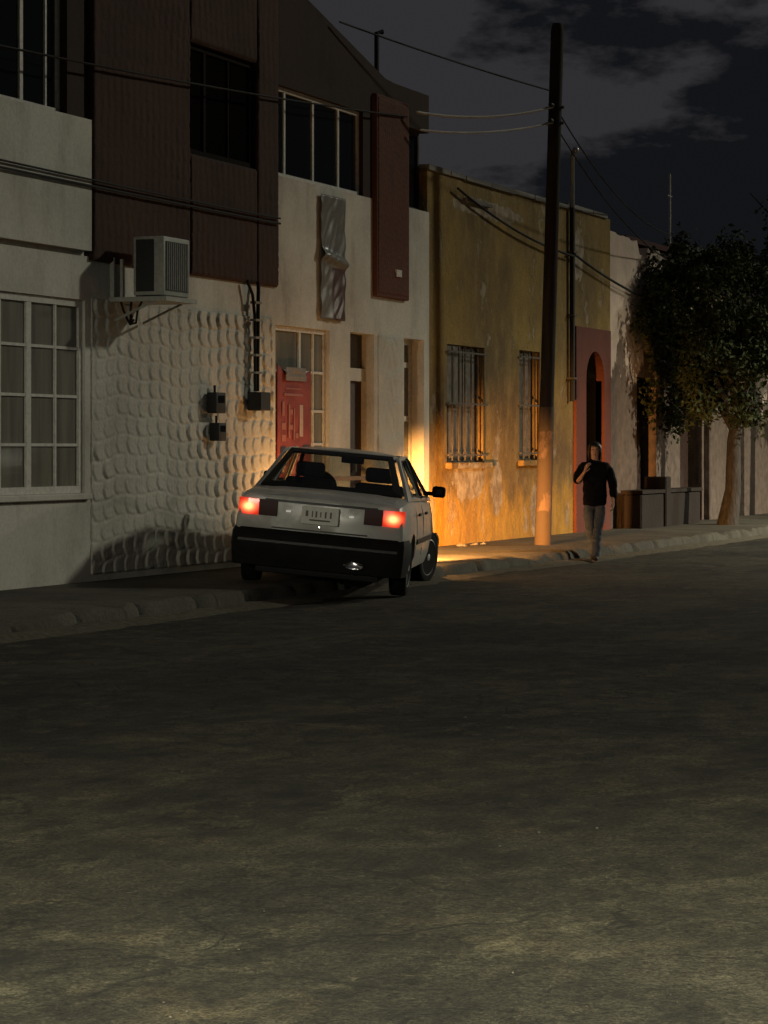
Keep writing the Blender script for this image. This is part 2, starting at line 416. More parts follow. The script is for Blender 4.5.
b = MB(); b.tube([(XF - .35, 30.6, 6.2), (XF - .35, 30.6, 7.0), (XF - .3, 30.68, 7.02)], .035, 8); b.build('roof_stub', M['frame_dark'], hA)

def grid_window(parent, y0, y1, z0, z1, x, cols, rows, glass, fr=.05, bar=.022, thick=None, frame=None, depth=.05):
    """frame and bars as one mesh, the glass behind as its child"""
    b = MB(); fm = frame or M['frame']
    b.box((x - depth, y0, z0), (x, y0 + fr, z1)); b.box((x - depth, y1 - fr, z0), (x, y1, z1))
    b.box((x - depth, y0 + fr, z0), (x, y1 - fr, z0 + fr)); b.box((x - depth, y0 + fr, z1 - fr), (x, y1 - fr, z1))
    for k in cols:
        w = bar; y = k
        if isinstance(k, tuple): y, w = k
        b.box((x - depth, y - w / 2, z0 + fr), (x - .004, y + w / 2, z1 - fr))
    cs = sorted([y0 + fr] + [k[0] if isinstance(k, tuple) else k for k in cols] + [y1 - fr])
    for z in rows:
        b.box((x - depth, y0 + fr, z - bar / 2), (x - .009, y1 - fr, z + bar / 2))
    w = b.build('window', fm, parent)
    b = MB(); b.box((x - depth * .7, y0 + fr * .5, z0 + fr * .5), (x - depth * .55, y1 - fr * .5, z1 - fr * .5)); 
    p = b.build('pane', glass, w, world=False)
    p.matrix_parent_inverse = Matrix.Identity(4)
    return w
# the big barred window on the left: three bays
c_ = [(19.95, .09), (21.0, .09)] + [19.42, 20.47, 21.52]
grid_window(hA, 18.902, 22.048, 1.052, 2.978, XF - .03, c_, (1.53, 2.01, 2.49), M['glass_curtain'], .07, .028)
b = MB(); b.box((XF + .002, 18.8, .985), (XF + .05, 22.12, 1.045)); b.bevel(.008, 1); b.build('window_sill', M['white'], hA)
grid_window(hA, 26.622, 28.218, .952, 2.948, XF - .05, [(27.44, .06), 27.84], (1.55, 1.95, 2.42), M['glass_curtain'], .055, .03)
grid_window(hA, 30.702, 31.418, .952, 2.958, XF - .17, [(31.06, .05)], (1.9, 2.62), M['glass_curtain'], .07, .07)
# doorway
b = MB(); b.box((XF - .24, 28.875, .15), (XF - .18, 29.655, 2.36)); dl = b.build('door', M['dark_wood'], hA)
b = MB(); b.box((XF - .178, 29.36, 1.2), (XF - .13, 29.39, 1.35)); b.build('handle', M['steel'], dl, world=False).matrix_parent_inverse = Matrix.Identity(4)
b = MB(); b.box((XF - .2, 28.872, 2.36), (XF - .12, 29.658, 2.52)); b.build('door_lintel', M['white'], hA)
b = MB(); b.box((XF - .2, 28.876, 2.525), (XF - .17, 29.654, 2.955)); b.build('transom', M['glass_dark'], hA)
b = MB(); b.box((XF - .3, 28.80, .1), (XF + .16, 29.72, .21)); b.bevel(.01, 1); b.build('doorstep', M['concrete'], hA)
# first-floor windows
grid_window(hA, 26.625, 29.30, 4.702, 5.768, XF - .06, [(27.02, .05), (27.86, .05), (28.64, .05)], (), M['glass_dark'], .05, .03)
grid_window(hA, 30.745, 31.60, 4.702, 5.768, XF - .14, [31.2], (), M['glass_dark'], .05, .03, frame=M['frame_dark'])
grid_window(hA, 18.855, 21.715, 4.802, 6.095, XF - .1, [(19.9, .05), (20.98, .06), 21.45], (), M['glass_dark'], .05, .03)
grid_window(hA, 24.305, 26.015, 4.705, 5.915, XF - .02, [(24.8, .06), 25.4], (), M['glass_black'], .06, .03, frame=M['frame_soot'])

# crumpled plastic sheet hanging on the wall under the upper window
g = G('crumpled grey plastic film', .33, .45); sxyz = g.xyz()
reda = g.math('MULTIPLY', g.ramp(g.math('ADD', sxyz['Y'], g.math('MULTIPLY', g.noise(3), .2)), .0, 1.0), 0.0)
lowmask = g.math('MULTIPLY', g.math('LESS_THAN', sxyz['Z'], 3.72), g.math('GREATER_THAN', sxyz['Y'], 28.22))
g.base(g.mix(lowmask, (.15, .145, .13), (.075, .036, .032)))
b = MB(); ny, nz2 = 26, 60
Y0, Y1, Z0, Z1 = 27.86, 28.62, 3.08, 4.60
gvv = []
for i in range(ny + 1):
    row = []
    for j in range(nz2 + 1):
        s, t = i / ny, j / nz2
        y = Y0 + (Y1 - Y0) * s; z = Z0 + (Z1 - Z0) * t
        f1 = mnoise.noise((s * 1.3 + t * 1.4, (t - s * .55) * 6, 3.0)); f2 = mnoise.noise((s * 5, (t - .5 * s) * 14, 8.0))
        roll = math.exp(-((t - .52 + .06 * s) / .035) ** 2) * .06
        row.append(b.bm.verts.new((XF + .03 + .035 * abs(f1) + .008 * f2 + roll, y + .012 * mnoise.noise((t * 6, 0, 2)), z)))
    gvv.append(row)
for A, B in zip(gvv, gvv[1:]):
    for k in range(nz2): b.bm.faces.new((A[k], B[k], B[k + 1], A[k + 1]))
o = b.build('plastic_sheet', g.m, smooth=70)
o.modifiers.new('thickness', 'SOLIDIFY').thickness = .004
tag(o, 'crumpled grey plastic sheet hanging on the white wall above the red banner', 'plastic sheet')

# red banner in the lower window, its top corner folded down
ban = thing('hanging_banner', 'faded red banner with pale print hung over the window', 'banner', (XF, 27.1, 1.0))
def cloth(name, m, y0, y1, z0, z1, x, par, cut=None, amp=.02):
    b = MB(); n1, n2 = 20, 40; rows = []
    for i in range(n1 + 1):
        rw = []
        for j in range(n2 + 1):
            s, t = i / n1, j / n2; z1_ = z1 - (cut(s) if cut else 0)
            y = y0 + (y1 - y0) * s; z = z0 + (z1_ - z0) * t
            rw.append(b.bm.verts.new((x + amp * mnoise.noise((s * 3, t * 5, 1.0)) + amp * .5 * math.sin(s * 9 + t * 2), y, z)))
        rows.append(rw)
    for A, B in zip(rows, rows[1:]):
        for k in range(n2): b.bm.faces.new((A[k], B[k], B[k + 1], A[k + 1]))
    o = b.build(name, m, par, smooth=80); o.modifiers.new('thickness', 'SOLIDIFY').thickness = .003
    return o
g = G('faded red banner cloth', .7, .2); cl = g.noise(4, 4)
rb = g.mix(g.ramp(cl, .35, .65), (.27, .055, .045), (.19, .038, .033))
g.base(rb); M['banner'] = g.m
M['banner_print'] = simple('pale pink banner print', (.34, .12, .09), .7)
M['banner_white'] = simple('white banner print', (.46, .33, .27), .7)
M['grey_cloth'] = simple('grey banner back', (.22, .20, .185), .8)
cloth('cloth', M['banner'], 26.66, 27.66, .95, 2.50, XF - .005, ban, lambda s: .10 * math.sin(math.pi * s) + .06 * s, .006)
b = MB()
for z0_, z1_, y0_, y1_ in ((1.88, 2.05, 26.80, 26.86), (1.72, 1.80, 26.78, 26.90), (1.58, 1.66, 26.78, 26.90), (1.62, 2.02, 26.98, 27.02), (1.72, 1.78, 27.02, 27.10), (1.9, 1.96, 27.02, 27.10),
                           (1.60, 1.98, 27.13, 27.16), (1.62, 1.68, 27.18, 27.26), (2.12, 2.15, 26.85, 27.4), (2.2, 2.215, 26.9, 27.35), (1.36, 1.41, 26.8, 27.3), (1.2, 1.33, 26.82, 26.98), (1.2, 1.33, 27.04, 27.16)):
    b.box((XF + .006, y0_, z0_), (XF + .008, y1_, z1_))
b.build('lettering', M['banner_print'], ban)
b = MB(); b.box((XF + .006, 27.30, 1.64), (XF + .008, 27.40, 2.02)); b.build('lettering', M['banner_white'], ban)
b = MB(); b.box((XF + .006, 26.8, 1.10), (XF + .008, 27.35, 1.15)); b.build('lettering', M['banner_white'], ban)
b = MB(); b.box((XF + .006, 26.76, 1.44), (XF + .008, 26.9, 1.52)); b.build('dark_patch', M['black'], ban)
b = MB(); b.box((XF + .006, 27.4, 1.43), (XF + .008, 27.6, 1.54)); b.build('dark_patch', M['black'], ban)
cloth('folded_corner', M['grey_cloth'], 26.86, 27.46, 2.30, 2.46, XF + .02, ban, lambda s: 0, .012)
for v in ban.children[-1].data.vertices:
    t_ = (v.co.z - 2.30) / .16; c_y = 27.2; v.co.y = c_y + (v.co.y - c_y) * (.12 + .88 * t_); v.co.z -= .10 * (1 - t_) * 0

# window air conditioner standing proud of the wall
ac = thing('air_conditioner', 'boxy air conditioner on a metal shelf above the textured plaster', 'air conditioner', (XF + .42, 22.9, 3.05))
M['ac'] = simple('grey enamel', (.40, .40, .35), .5, 0, .3); M['ac_dark'] = simple('black condenser fins', (.02, .021, .022), .5)
ax0, ax1, ay0, ay1, az0, az1 = XF + .25, XF + .60, 22.60, 23.19, 3.05, 3.65
b = MB(); b.box((ax0, ay0, az0), (ax1, ay1, az1)); b.bevel(.02, 2); cas = b.build('casing', M['ac'], ac, smooth=40)
b = MB(); b.box((ax0 + .035, ay0 - .006, az0 + .04), (ax1 - .11, ay0 - .001, az1 - .03))
b.build('side_vent', M['ac_dark'], ac)
b = MB(); b.box((ax1 + .001, ay0 + .04, az0 + .05), (ax1 + .007, ay1 - .05, az1 - .05))
b.build('condenser_grille', M['ac_dark'], ac)
b = MB()
for k in range(11): b.box((ax1 + .008, ay0 + .05 + k * .046, az0 + .06), (ax1 + .013, ay0 + .056 + k * .046, az1 - .06))
b.build('grille_bars', M['ac'], ac)
b = MB(); b.box((XF + .003, 22.54, 2.99), (XF + .66, 23.24, 3.035)); b.box((XF + .01, 22.545, 3.036), (XF + .06, 22.575, 3.44)); b.box((XF + .13, 22.545, 3.036), (XF + .16, 22.57, 3.42))
b.box((XF + .01, 23.2, 3.036), (XF + .06, 23.23, 3.44))
for yb in (22.58, 23.2): b.tube([(XF + .05, yb, 2.8), (XF + .5, yb, 2.99)], .014, 6)
b.build('shelf', M['ac'], ac)
b = MB()
for k in range(3):
    b.tube([(XF + .1 + .12 * k, 22.62, 2.99), (XF + .12 + .08 * k, 22.64, 2.9), (XF + .12 + .05 * k, 22.72, 2.82 - .02 * k), (XF + .11, 22.80, 2.77), (XF + .11, 22.82 + .03 * k, 2.90 - .04 * k)], .012, 6)
b.build('cables', M['cable'], ac)

# service conduit and meter boxes on the textured wall
cd = thing('service_conduit', 'dark twin conduit running down the textured wall into a box', 'conduit', (XF, 25.9, 2.0))
b = MB(); b.tube([(XF + .07, 26.0, 3.40), (XF + .085, 25.97, 3.3), (XF + .09, 25.95, 3.2), (XF + .09, 25.93, 2.15)], .024, 8); b.build('tube', M['cable'], cd)
b = MB(); b.tube([(XF + .07, 25.70, 3.4), (XF + .09, 25.80, 3.25), (XF + .09, 25.86, 3.0), (XF + .09, 25.87, 2.15)], .018, 8); b.build('tube', M['cable'], cd)
for k in range(5):
    b = MB(); b.box((XF + .05, 25.82, 2.35 + k * .2), (XF + .125, 25.98, 2.375 + k * .2)); b.build('clip', M['concrete'], cd)
b = MB(); b.box((XF + .03, 25.78, 1.93), (XF + .2, 26.06, 2.14)); b.bevel(.01, 1); b.build('junction_box', M['frame_dark'], cd)
for (y, z, lab, w, h) in ((24.86, 2.0, 'upper wider dark meter box on the textured wall beside the conduit', .24, .23), (24.9, 1.68, 'lower narrow dark meter box on the textured wall below another box', .19, .2)):
    mb = thing('meter_box', lab, 'meter box', (XF + .03, y, z), group='meter boxes on the textured wall')
    b = MB(); b.box((XF + .03, y - w / 2, z - h / 2), (XF + .15, y + w / 2, z + h / 2)); b.bevel(.012, 2); b.build('casing', M['frame_dark'], mb, smooth=40)
    b = MB(); b.box((XF + .151, y - w * .3, z), (XF + .158, y + w * .3, z + h * .35)); b.build('dial_window', M['glass_dark'], mb)
    b = MB(); b.tube([(XF + .06, y + .02, z + h / 2), (XF + .06, y + .02, z + h / 2 + .08)], .014, 6); b.build('pipe', M['cable'], mb)

# ------------------------------------------------------------------ house B: ochre house
g = G('peeling ochre plaster', .9, .2); p_ = g.xyz()
big = g.noise(.6, 6, .6); streak = g.noise(1.0, 7, .66, g.map((1.5, 1.5, .6))); fine = g.noise(26, 4, .6)
och = g.mix(g.ramp(big, .38, .66), (.29, .195, .055), (.14, .092, .038))
och = g.mix(g.math('MULTIPLY', g.ramp(streak, .45, .72), .6), och, (.12, .08, .045))
och = g.mix(g.math('MULTIPLY', g.ramp(g.noise(2.2, 5, .65, g.map((1, 1.5, .8))), .5, .66), .5), och, (.32, .23, .09))
old = g.ramp(g.noise(1.7, 8, .68, g.map((1, 1, .55), (0, 4.2, .6))), .585, .61)
# patches of lost paint below the windows and along the top
def blob(y, z, ry, rz):
    a = g.math('DIVIDE', g.math('SUBTRACT', p_['Y'], y), ry); c = g.math('DIVIDE', g.math('SUBTRACT', p_['Z'], z), rz)
    return g.math('ADD', g.math('MULTIPLY', a, a), g.math('MULTIPLY', c, c))
nn = g.math('MULTIPLY', g.math('SUBTRACT', g.noise(3.5, 6, .65), .5), 3.0)
msk = None
for q in ((33.2, 1.05, .65, .28), (34.45, .92, .25, .38), (36.2, .55, .22, .40), (38.3, 4.6, .35, .4), (34.0, 4.95, 1.6, .13)):
    m_ = g.math('LESS_THAN', g.math('ADD', blob(*q), nn), 1.0); msk = m_ if msk is None else g.math('MAXIMUM', msk, m_)
base_glow = g.ramp(g.math('ADD', p_['Z'], g.math('MULTIPLY', g.math('SUBTRACT', g.noise(2.4, 7, .7, g.map((1, 1, .5))), .5), 2.0)), .70, 1.0, (1, 1, 1), (0, 0, 0))
och = g.mix(g.math('MULTIPLY', base_glow, .6), och, g.mix(g.ramp(g.noise(3, 6, .65, g.map((1, 1, .5))), .38, .62), (.56, .33, .045), (.38, .21, .035)))   # brighter ochre low down: headlight glow painted into the wall colour
msk = g.math('MAXIMUM', g.math('MULTIPLY', msk, .9), g.math('MULTIPLY', old, .6))
och = g.mix(msk, och, g.mix(g.ramp(g.noise(5, 4), .4, .6), (.38, .33, .25), (.22, .17, .115)))
och = g.mix(.5, och, g.ramp(fine, .3, .7, (.6, .6, .6), (1.15, 1.15, 1.15)), 'MULTIPLY')
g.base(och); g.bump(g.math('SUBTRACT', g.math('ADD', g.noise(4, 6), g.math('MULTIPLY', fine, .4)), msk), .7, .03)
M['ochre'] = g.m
M['wood_grey'] = simple('weathered grey shutter boards', (.15, .132, .105), .85, 0, .6, .5, 7)
M['pink_red'] = plaster('faded red plaster', (.15, .052, .038), (.09, .034, .026), .7, .5)
M['door_red'] = simple('dark red painted door', (.07, .014, .012), .5)
XB = XF - .03
hB = thing('ochre_house', 'single storey ochre house with peeling plaster behind the utility pole', 'house', (XB, 36, PZ))
B0, B1 = 31.625, 40.1
w1 = (32.38, 33.92, 1.31, 2.95); w2 = (35.45, 36.42, 1.33, 2.98); dB = (38.62, 39.62, ZB, 3.10)
btop = lambda y: 5.30 + .025 * mnoise.noise((y * 1.5, 0, 0)) + (.03 if y > 36.9 else 0)
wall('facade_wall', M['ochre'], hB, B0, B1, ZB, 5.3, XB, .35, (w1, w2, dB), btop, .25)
b = MB(); b.box((XB - 6, B0, ZB), (XB - .36, B1, 4.9)); b.build('inner_rooms', M['shade'], hB)
b = MB()
y = B0
while y < B1 - .3:
    l = rnd.uniform(.5, 1.1); y2 = min(y + l, B1); 
    b.box((XB - .36, y, btop(y) - .012), (XB + .03 + rnd.uniform(0, .02), y2 - .01, btop(y) + .045 + rnd.uniform(0, .015))); y = y2
b.build('parapet_coping', M['concrete'], hB)
b = MB(); b.box((XB + .002, 33.0, 4.98), (XB + .06, 34.1, 5.03)); b.build('ledge', M['concrete'], hB)
def bars(par, y0, y1, z0, z1, x, n):
    sh = MB()
    k = 5; wv = (y1 - y0) / k
    for i in range(k): sh.box((x - .16, y0 + i * wv + .008, z0), (x - .12 + .01 * (i % 2), y0 + (i + 1) * wv - .008, z1))
    shut = sh.build('shutter', M['wood_grey'], par)
    r = MB()
    for i in range(n):
        y = y0 + (y1 - y0) * (i + .5) / n; r.tube([(x + .03, y, z0 + .02), (x + .03, y, z1 - .02)], .011, 6)
    for z in (z0 + .1, (z0 + z1) / 2, z1 - .1): r.box((x + .018, y0 - .03, z - .012), (x + .042, y1 + .03, z + .012))
    r.build('window_bars', M['frame_rust'], par)
    s = MB(); s.box((x + .002, y0 - .08, z0 - .09), (x + .10, y1 + .08, z0 - .003)); s.bevel(.012, 1); s.build('window_sill', M['ochre'], par)
M['frame_rust'] = simple('weathered iron', (.085, .075, .062), .8, .0, .5)
bars(hB, *w1, XB, 6); bars(hB, *w2, XB, 4)
b = MB(); b.box((XB - .10, 32.385, 2.1), (XB - .03, 33.0, 2.94)); b.build('shutter_leaf', M['wood_grey'], hB)
# red plaster door surround with an arched opening
b = MB(); y0, y1, zt = 38.10, 39.98, 3.46
pts = [(y0, ZB), (y0, zt), (y1, zt), (y1, ZB), (dB[1], ZB), (dB[1], 2.62)]
for k in range(1, 12):
    a = math.pi * k / 12; pts.append(((dB[0] + dB[1]) / 2 + .5 * math.cos(a), 2.62 + .47 * math.sin(a)))
pts += [(dB[0], 2.62), (dB[0], ZB)]
f0 = b.face([(XB + .05, p[0], p[1]) for p in pts]); ex = bmesh.ops.extrude_face_region(b.bm, geom=[f0])
for v in ex['geom']:
    if isinstance(v, bmesh.types.BMVert): v.co.x = XB - .1
bmesh.ops.triangulate(b.bm, faces=[f for f in b.bm.faces if len(f.verts) > 4])
b.build('door_surround', M['pink_red'], hB)
b = MB(); b.box((XB - .34, dB[0] + .005, ZB), (XB - .26, dB[1] - .005, 3.09)); dr = b.build('door', M['door_red'], hB)
b = MB()
for k in range(2):
    for z0_ in (.35, 1.2, 2.05): b.box((XB - .259, dB[0] + .07 + k * .46, z0_), (XB - .24, dB[0] + .46 + k * .46, z0_ + .7))
b.build('door_panels', M['door_red'], dr, world=False).matrix_parent_inverse = Matrix.Identity(4)
# service mast on the ochre facade
ms = thing('service_mast', 'thin conduit mast with a curved weatherhead rising above the ochre parapet', 'conduit', (XB + .06, 37.85, 2.2))
b = MB(); b.tube([(XB + .06, 37.85, 2.25), (XB + .06, 37.85, 5.32)], .045, 8); b.build('lower_tube', M['frame_dark'], ms)
b = MB(); b.tube([(XB + .06, 37.85, 5.32), (XB + .06, 37.85, 6.12), (XB + .09, 37.80, 6.2), (XB + .16, 37.66, 6.22)], .038, 8); b.ball((XB + .2, 37.6, 6.2), .055, 10); b.build('weatherhead', M['steel'], ms, smooth=50)
for z in (2.6, 3.6, 4.6):
    b = MB(); b.box((XB + .002, 37.77, z), (XB + .12, 37.93, z + .03)); b.build('clamp', M['frame_rust'], ms)

# ------------------------------------------------------------------ house C: ruinous pale house
g = G('flaking pink white plaster', .9, .2); p_ = g.xyz()
under = g.mix(g.ramp(g.noise(6, 4), .35, .65), (.13, .095, .075), (.07, .052, .042))
paint = g.mix(g.ramp(g.noise(1.1, 6), .35, .7), (.68, .55, .45), (.48, .38, .31))
lowz = g.math('MULTIPLY', g.math('SUBTRACT', 3.3, p_['Z']), .14)
pk = g.ramp(g.math('ADD', g.noise(1.25, 8, .66, g.map((1, 1, .7))), lowz), .56, .585)
col = g.mix(g.math('MULTIPLY', pk, .92), paint, under)
g.base(col); g.bump(g.math('SUBTRACT', g.noise(7, 6), g.math('MULTIPLY', pk, .8)), .7, .03)
M['flaky'] = g.m
M['dark_brick'] = plaster('dark sooty masonry', (.034, .026, .022), (.02, .016, .014), .7, .9)
XC = XF - .05
hC = thing('ruinous_house', 'derelict pale house with broken parapet and flaking plaster behind the tree', 'house', (XC, 45, PZ))
C0, C1 = 40.11, 52.5
def ctop(y):
    z = 5.12 if y < 41.5 else 5.12 - (y - 41.5) * .10 if y < 46 else 4.62
    return z + .16 * mnoise.noise((y * 1.1, 4, 0)) + .10 * mnoise.noise((y * 3.7, 9, 0)) - (.22 if 41.9 < y < 42.4 else 0)
d1 = (41.75, 42.95, ZB, 2.75); d2 = (44.55, 46.10, ZB, 2.75); d3 = (48.4, 49.4, ZB, 2.6)
wall('facade_wall', M['flaky'], hC, C0, C1, ZB, 5.0, XC, .4, (d1, d2, d3), ctop, .16)
b = MB(); b.box((XC - 6, C0, ZB), (XC - .42, C1, 4.2)); b.build('inner_rooms', M['shade'], hC)
for dd in (d1, d2, d3):
    b = MB(); b.box((XC - .34, dd[0] + .005, ZB), (XC - .27, dd[1] - .005, dd[3] - .005)); b.build('door', M['dark_wood'], hC)
b = MB(); b.box((XC + .003, 46.25, ZB), (XC + .12, 47.25, 2.4)); b.bevel(.02, 1); b.build('pale_buttress', M['flaky'], hC)
lw = thing('low_wall', 'low dark masonry wall with a short pier along the derelict house', 'wall', (XC + .35, 42.8, PZ))
b = MB(); b.box((XC + .12, 40.5, ZB), (XC + .45, 44.3, .74)); b.bevel(.03, 1)
b.box((XC + .1, 40.45, .742), (XC + .48, 44.35, .80)); b.build('masonry', M['dark_brick'], lw)
b = MB(); b.box((XC + .10, 41.85, ZB), (XC + .50, 42.15, 1.02)); b.bevel(.02, 1); b.build('pier', M['dark_brick'], lw)
for q, (x_, y_, s_) in enumerate(((-11.98, 32.3, .06), (-11.95, 32.75, .045), (-11.93, 33.05, .035))):
    b = MB(); bmesh.ops.create_icosphere(b.bm, subdivisions=3, radius=1)
    for v in b.bm.verts: v.co = Vector((x_ + v.co.x * s_ * 1.1, y_ + v.co.y * s_ * 1.7, PZ + .012 + v.co.z * s_ * .32)) + v.co * s_ * .5 * mnoise.noise(v.co * 2.5 + Vector((q, 0, 0)))
    tag(b.build('paper_scrap', M['grey_cloth']), ('largest crumpled white paper scrap on the pavement, nearest the car', 'middle sized crumpled white paper scrap at the foot of the ochre wall', 'smallest crumpled white paper scrap, nearest the utility pole')[q], 'litter', 'paper scraps on the pavement')
b = MB(); b.tube([(XC - .6, 46.0, 4.2), (XC - .6, 46.0, 6.72)], [.03, .022], 8); b.tube([(XC - .6, 45.86, 6.3), (XC - .6, 46.14, 6.3)], .01, 6)
tag(b.build('roof_mast', M['frame']), 'thin pale mast standing on the derelict house roof', 'mast')

# ------------------------------------------------------------------ houses further up the street and behind
def far_house(label, x, y0, y1, z1, m, holes, depth=6):
    h = thing('street_house', label, 'house', (x, (y0 + y1) / 2, PZ))
    wall('facade_wall', m, h, y0, y1, ZB, z1, x, .35, holes)
    b = MB(); b.box((x - depth, y0, ZB), (x - .36, y1, z1 - .3)); b.build('inner_rooms', M['shade'], h)
    for q in holes:
        b = MB(); b.box((x - .3, q[0] + .004, q[2] + .004), (x - .22, q[1] - .004, q[3] - .004)); b.build('door' if q[2] < .2 else 'window', M['dark_wood'] if q[2] < .2 else M['glass_dark'], h)
    b = MB(); b.box((x - .38, y0 - .02, z1 + .003), (x + .06, y1 + .02, z1 + .1)); b.build('parapet_coping', M['concrete'], h)
    return h
M['terracotta'] = plaster('terracotta painted plaster', (.42, .20, .10), (.28, .14, .08), .7, .5)
M['pale'] = plaster('pale cream plaster', (.48, .42, .33), (.32, .28, .22), .7, .5)
far_house('terracotta house past the derelict one at the edge of the street', XF - .1, 52.52, 62.0, 4.4, M['terracotta'], ((54.5, 55.6, ZB, 2.6), (57, 58.2, 1.1, 2.6), (60, 61, ZB, 2.6)))
far_house('cream house farthest up the street beyond the terracotta one', XF, 62.02, 74.0, 4.9, M['pale'], ((63.5, 64.6, ZB, 2.6), (67, 68.2, 1.1, 2.6), (71, 72, ZB, 2.6)))
M['roof_red'] = plaster('dark red roof room paint', (.085, .035, .03), (.05, .025, .02), .6)
M['concrete_dark'] = plaster('sooty concrete', (.11, .105, .095), (.07, .066, .06), .7, .5)
rh = thing('roof_room', 'small dark red rooftop room behind the broken parapet', 'building', (-17.5, 55, PZ))
b = MB(); b.box((-19, 53.6, ZB), (-16, 57.5, 6.12)); b.build('wall', M['roof_red'], rh)
b = MB(); b.box((-19.1, 53.4, 6.123), (-15.9, 57.7, 6.25)); b.build('roof', M['roof_red'], rh)
bh = thing('back_house', 'grey flat roofed house far behind the derelict house, seen above its roof', 'building', (-21, 70, PZ))
b = MB(); b.box((-24, 67, ZB), (-18.4, 76, 6.95)); b.build('wall', M['concrete_dark'], bh)
b = MB(); b.box((-24.2, 66.8, 6.953), (-18.2, 76.2, 7.15)); b.build('roof', M['concrete_dark'], bh)
b = MB(); b.box((-18.398, 70, 5.2), (-18.36, 71.5, 6.4)); b.build('window', M['glass_dark'], bh)

# ------------------------------------------------------------------ utility pole and cables
PX, PY = -11.12, 33.26
pole = thing('utility_pole', 'tall dark utility pole with a peeling painted base on the pavement', 'utility pole', (PX, PY, PZ))
lean = lambda z: Vector((PX + .17 * (z - PZ) / 7.3, PY + .02 * z, z))
g = G('weathered pole', .85, .2); wv = g.noise(3, 6, .6, g.map((14, 14, .5)))
g.base(g.mix(g.ramp(wv, .35, .7), (.030, .024, .020), (.014, .012, .011))).bump(wv, .6, .01); M['pole'] = g.m
g = G('peeling painted pole base', .85, .2); pz = g.xyz(); nz_ = g.noise(3.2, 7, .68, g.map((1, 1, .6)))
band = g.math('GREATER_THAN', g.math('FRACT', g.math('ADD', g.math('MULTIPLY', pz['Z'], 1.35), g.math('MULTIPLY', nz_, .35))), .5)
c0 = g.mix(band, (.14, .098, .075), (.075, .058, .045))
g.base(g.mix(g.ramp(nz_, .44, .50), c0, (.075, .055, .042))).bump(nz_, .6, .012); M['pole_paint'] = g.m
b = MB(); b.tube([lean(z) for z in (-.3, 2, 4, 6, 7.36, 7.46)], [.100, .1, .098, .094, .092, .07], 14); b.build('shaft', M['pole'], pole, smooth=40)
b = MB(); b.tube([lean(z) for z in (.1, .7, 1.4, 2.0, 2.08)], [.118, .113, .110, .107, .104], 14, True); b.build('painted_base', M['pole_paint'], pole, smooth=40)
for z in (6.28, 6.06): 
    b = MB(); c = lean(z); b.tube([c + Vector((-.13, 0, 0)), c + Vector((.13, 0, 0))], .022, 8); b.tube([c + Vector((0, -.12, .02)), c + Vector((0, -.22, .02))], .03, 8)
    b.build('insulator', M['frame_dark'], pole)
def cable(label, p, q, sag, r=.012, m=None, n=20, group=None):
    p, q = Vector(p), Vector(q); b = MB()
    b.tube([p.lerp(q, i / n) - Vector((0, 0, sag * 4 * (i / n) * (1 - i / n))) for i in range(n + 1)], r, 6)
    tag(b.build('cable', m or M['cable'], smooth=60), label, 'cable', group)
gc = 'overhead cables by the utility pole'
tp = lean(6.28); tq = lean(6.06)
cable('upper pale cable from the utility pole to the red pilaster', tp + Vector((0, -.1, 0)), (XF + .22, 30.6, 5.92), .10, .020, M['cable_pale'], group=gc)
cable('lower pale cable from the utility pole to the red pilaster', tq + Vector((0, -.1, 0)), (XF + .22, 30.72, 5.70), .08, .016, M['cable_pale'], group=gc)
cable('thin dark cable rising from the pole to the sloping roof of the two storey house', lean(6.5), (XF + .1, 28.3, 6.75), .03, .012, group=gc)
cable('upper dark cable strung across the upper windows of the two storey house', (XF + .10, 30.55, 5.86), (XF + .14, 14.0, 5.05), .12, .012, group=gc)
cable('dark cable crossing the white parapet, upper of two', (XF + .115, 13.0, 4.30), (XF + .09, 26.56, 4.18), .05, .011, group=gc)
cable('dark cable crossing the white parapet, lower of two', (XF + .115, 13.0, 4.18), (XF + .09, 26.56, 4.12), .03, .013, group=gc)
cable('upper thin cable sloping from the pole down to the roof mast', lean(6.3), (XC - .55, 46.0, 5.55), .35, .011, group=gc)
cable('lower thin cable sloping from the pole down to the derelict house', lean(6.05), (XC - .2, 45.6, 4.9), .35, .011, group=gc)
cable('sagging cable fixed along the top of the ochre wall', (XB + .08, 32.6, 5.12), (XB + .1, 37.8, 4.55), .12, .018, group=gc)
cable('pale cable running from the mast along the derelict facade', (XB + .1, 37.85, 4.58), (XC + .1, 43.5, 4.05), .1, .02, group=gc)

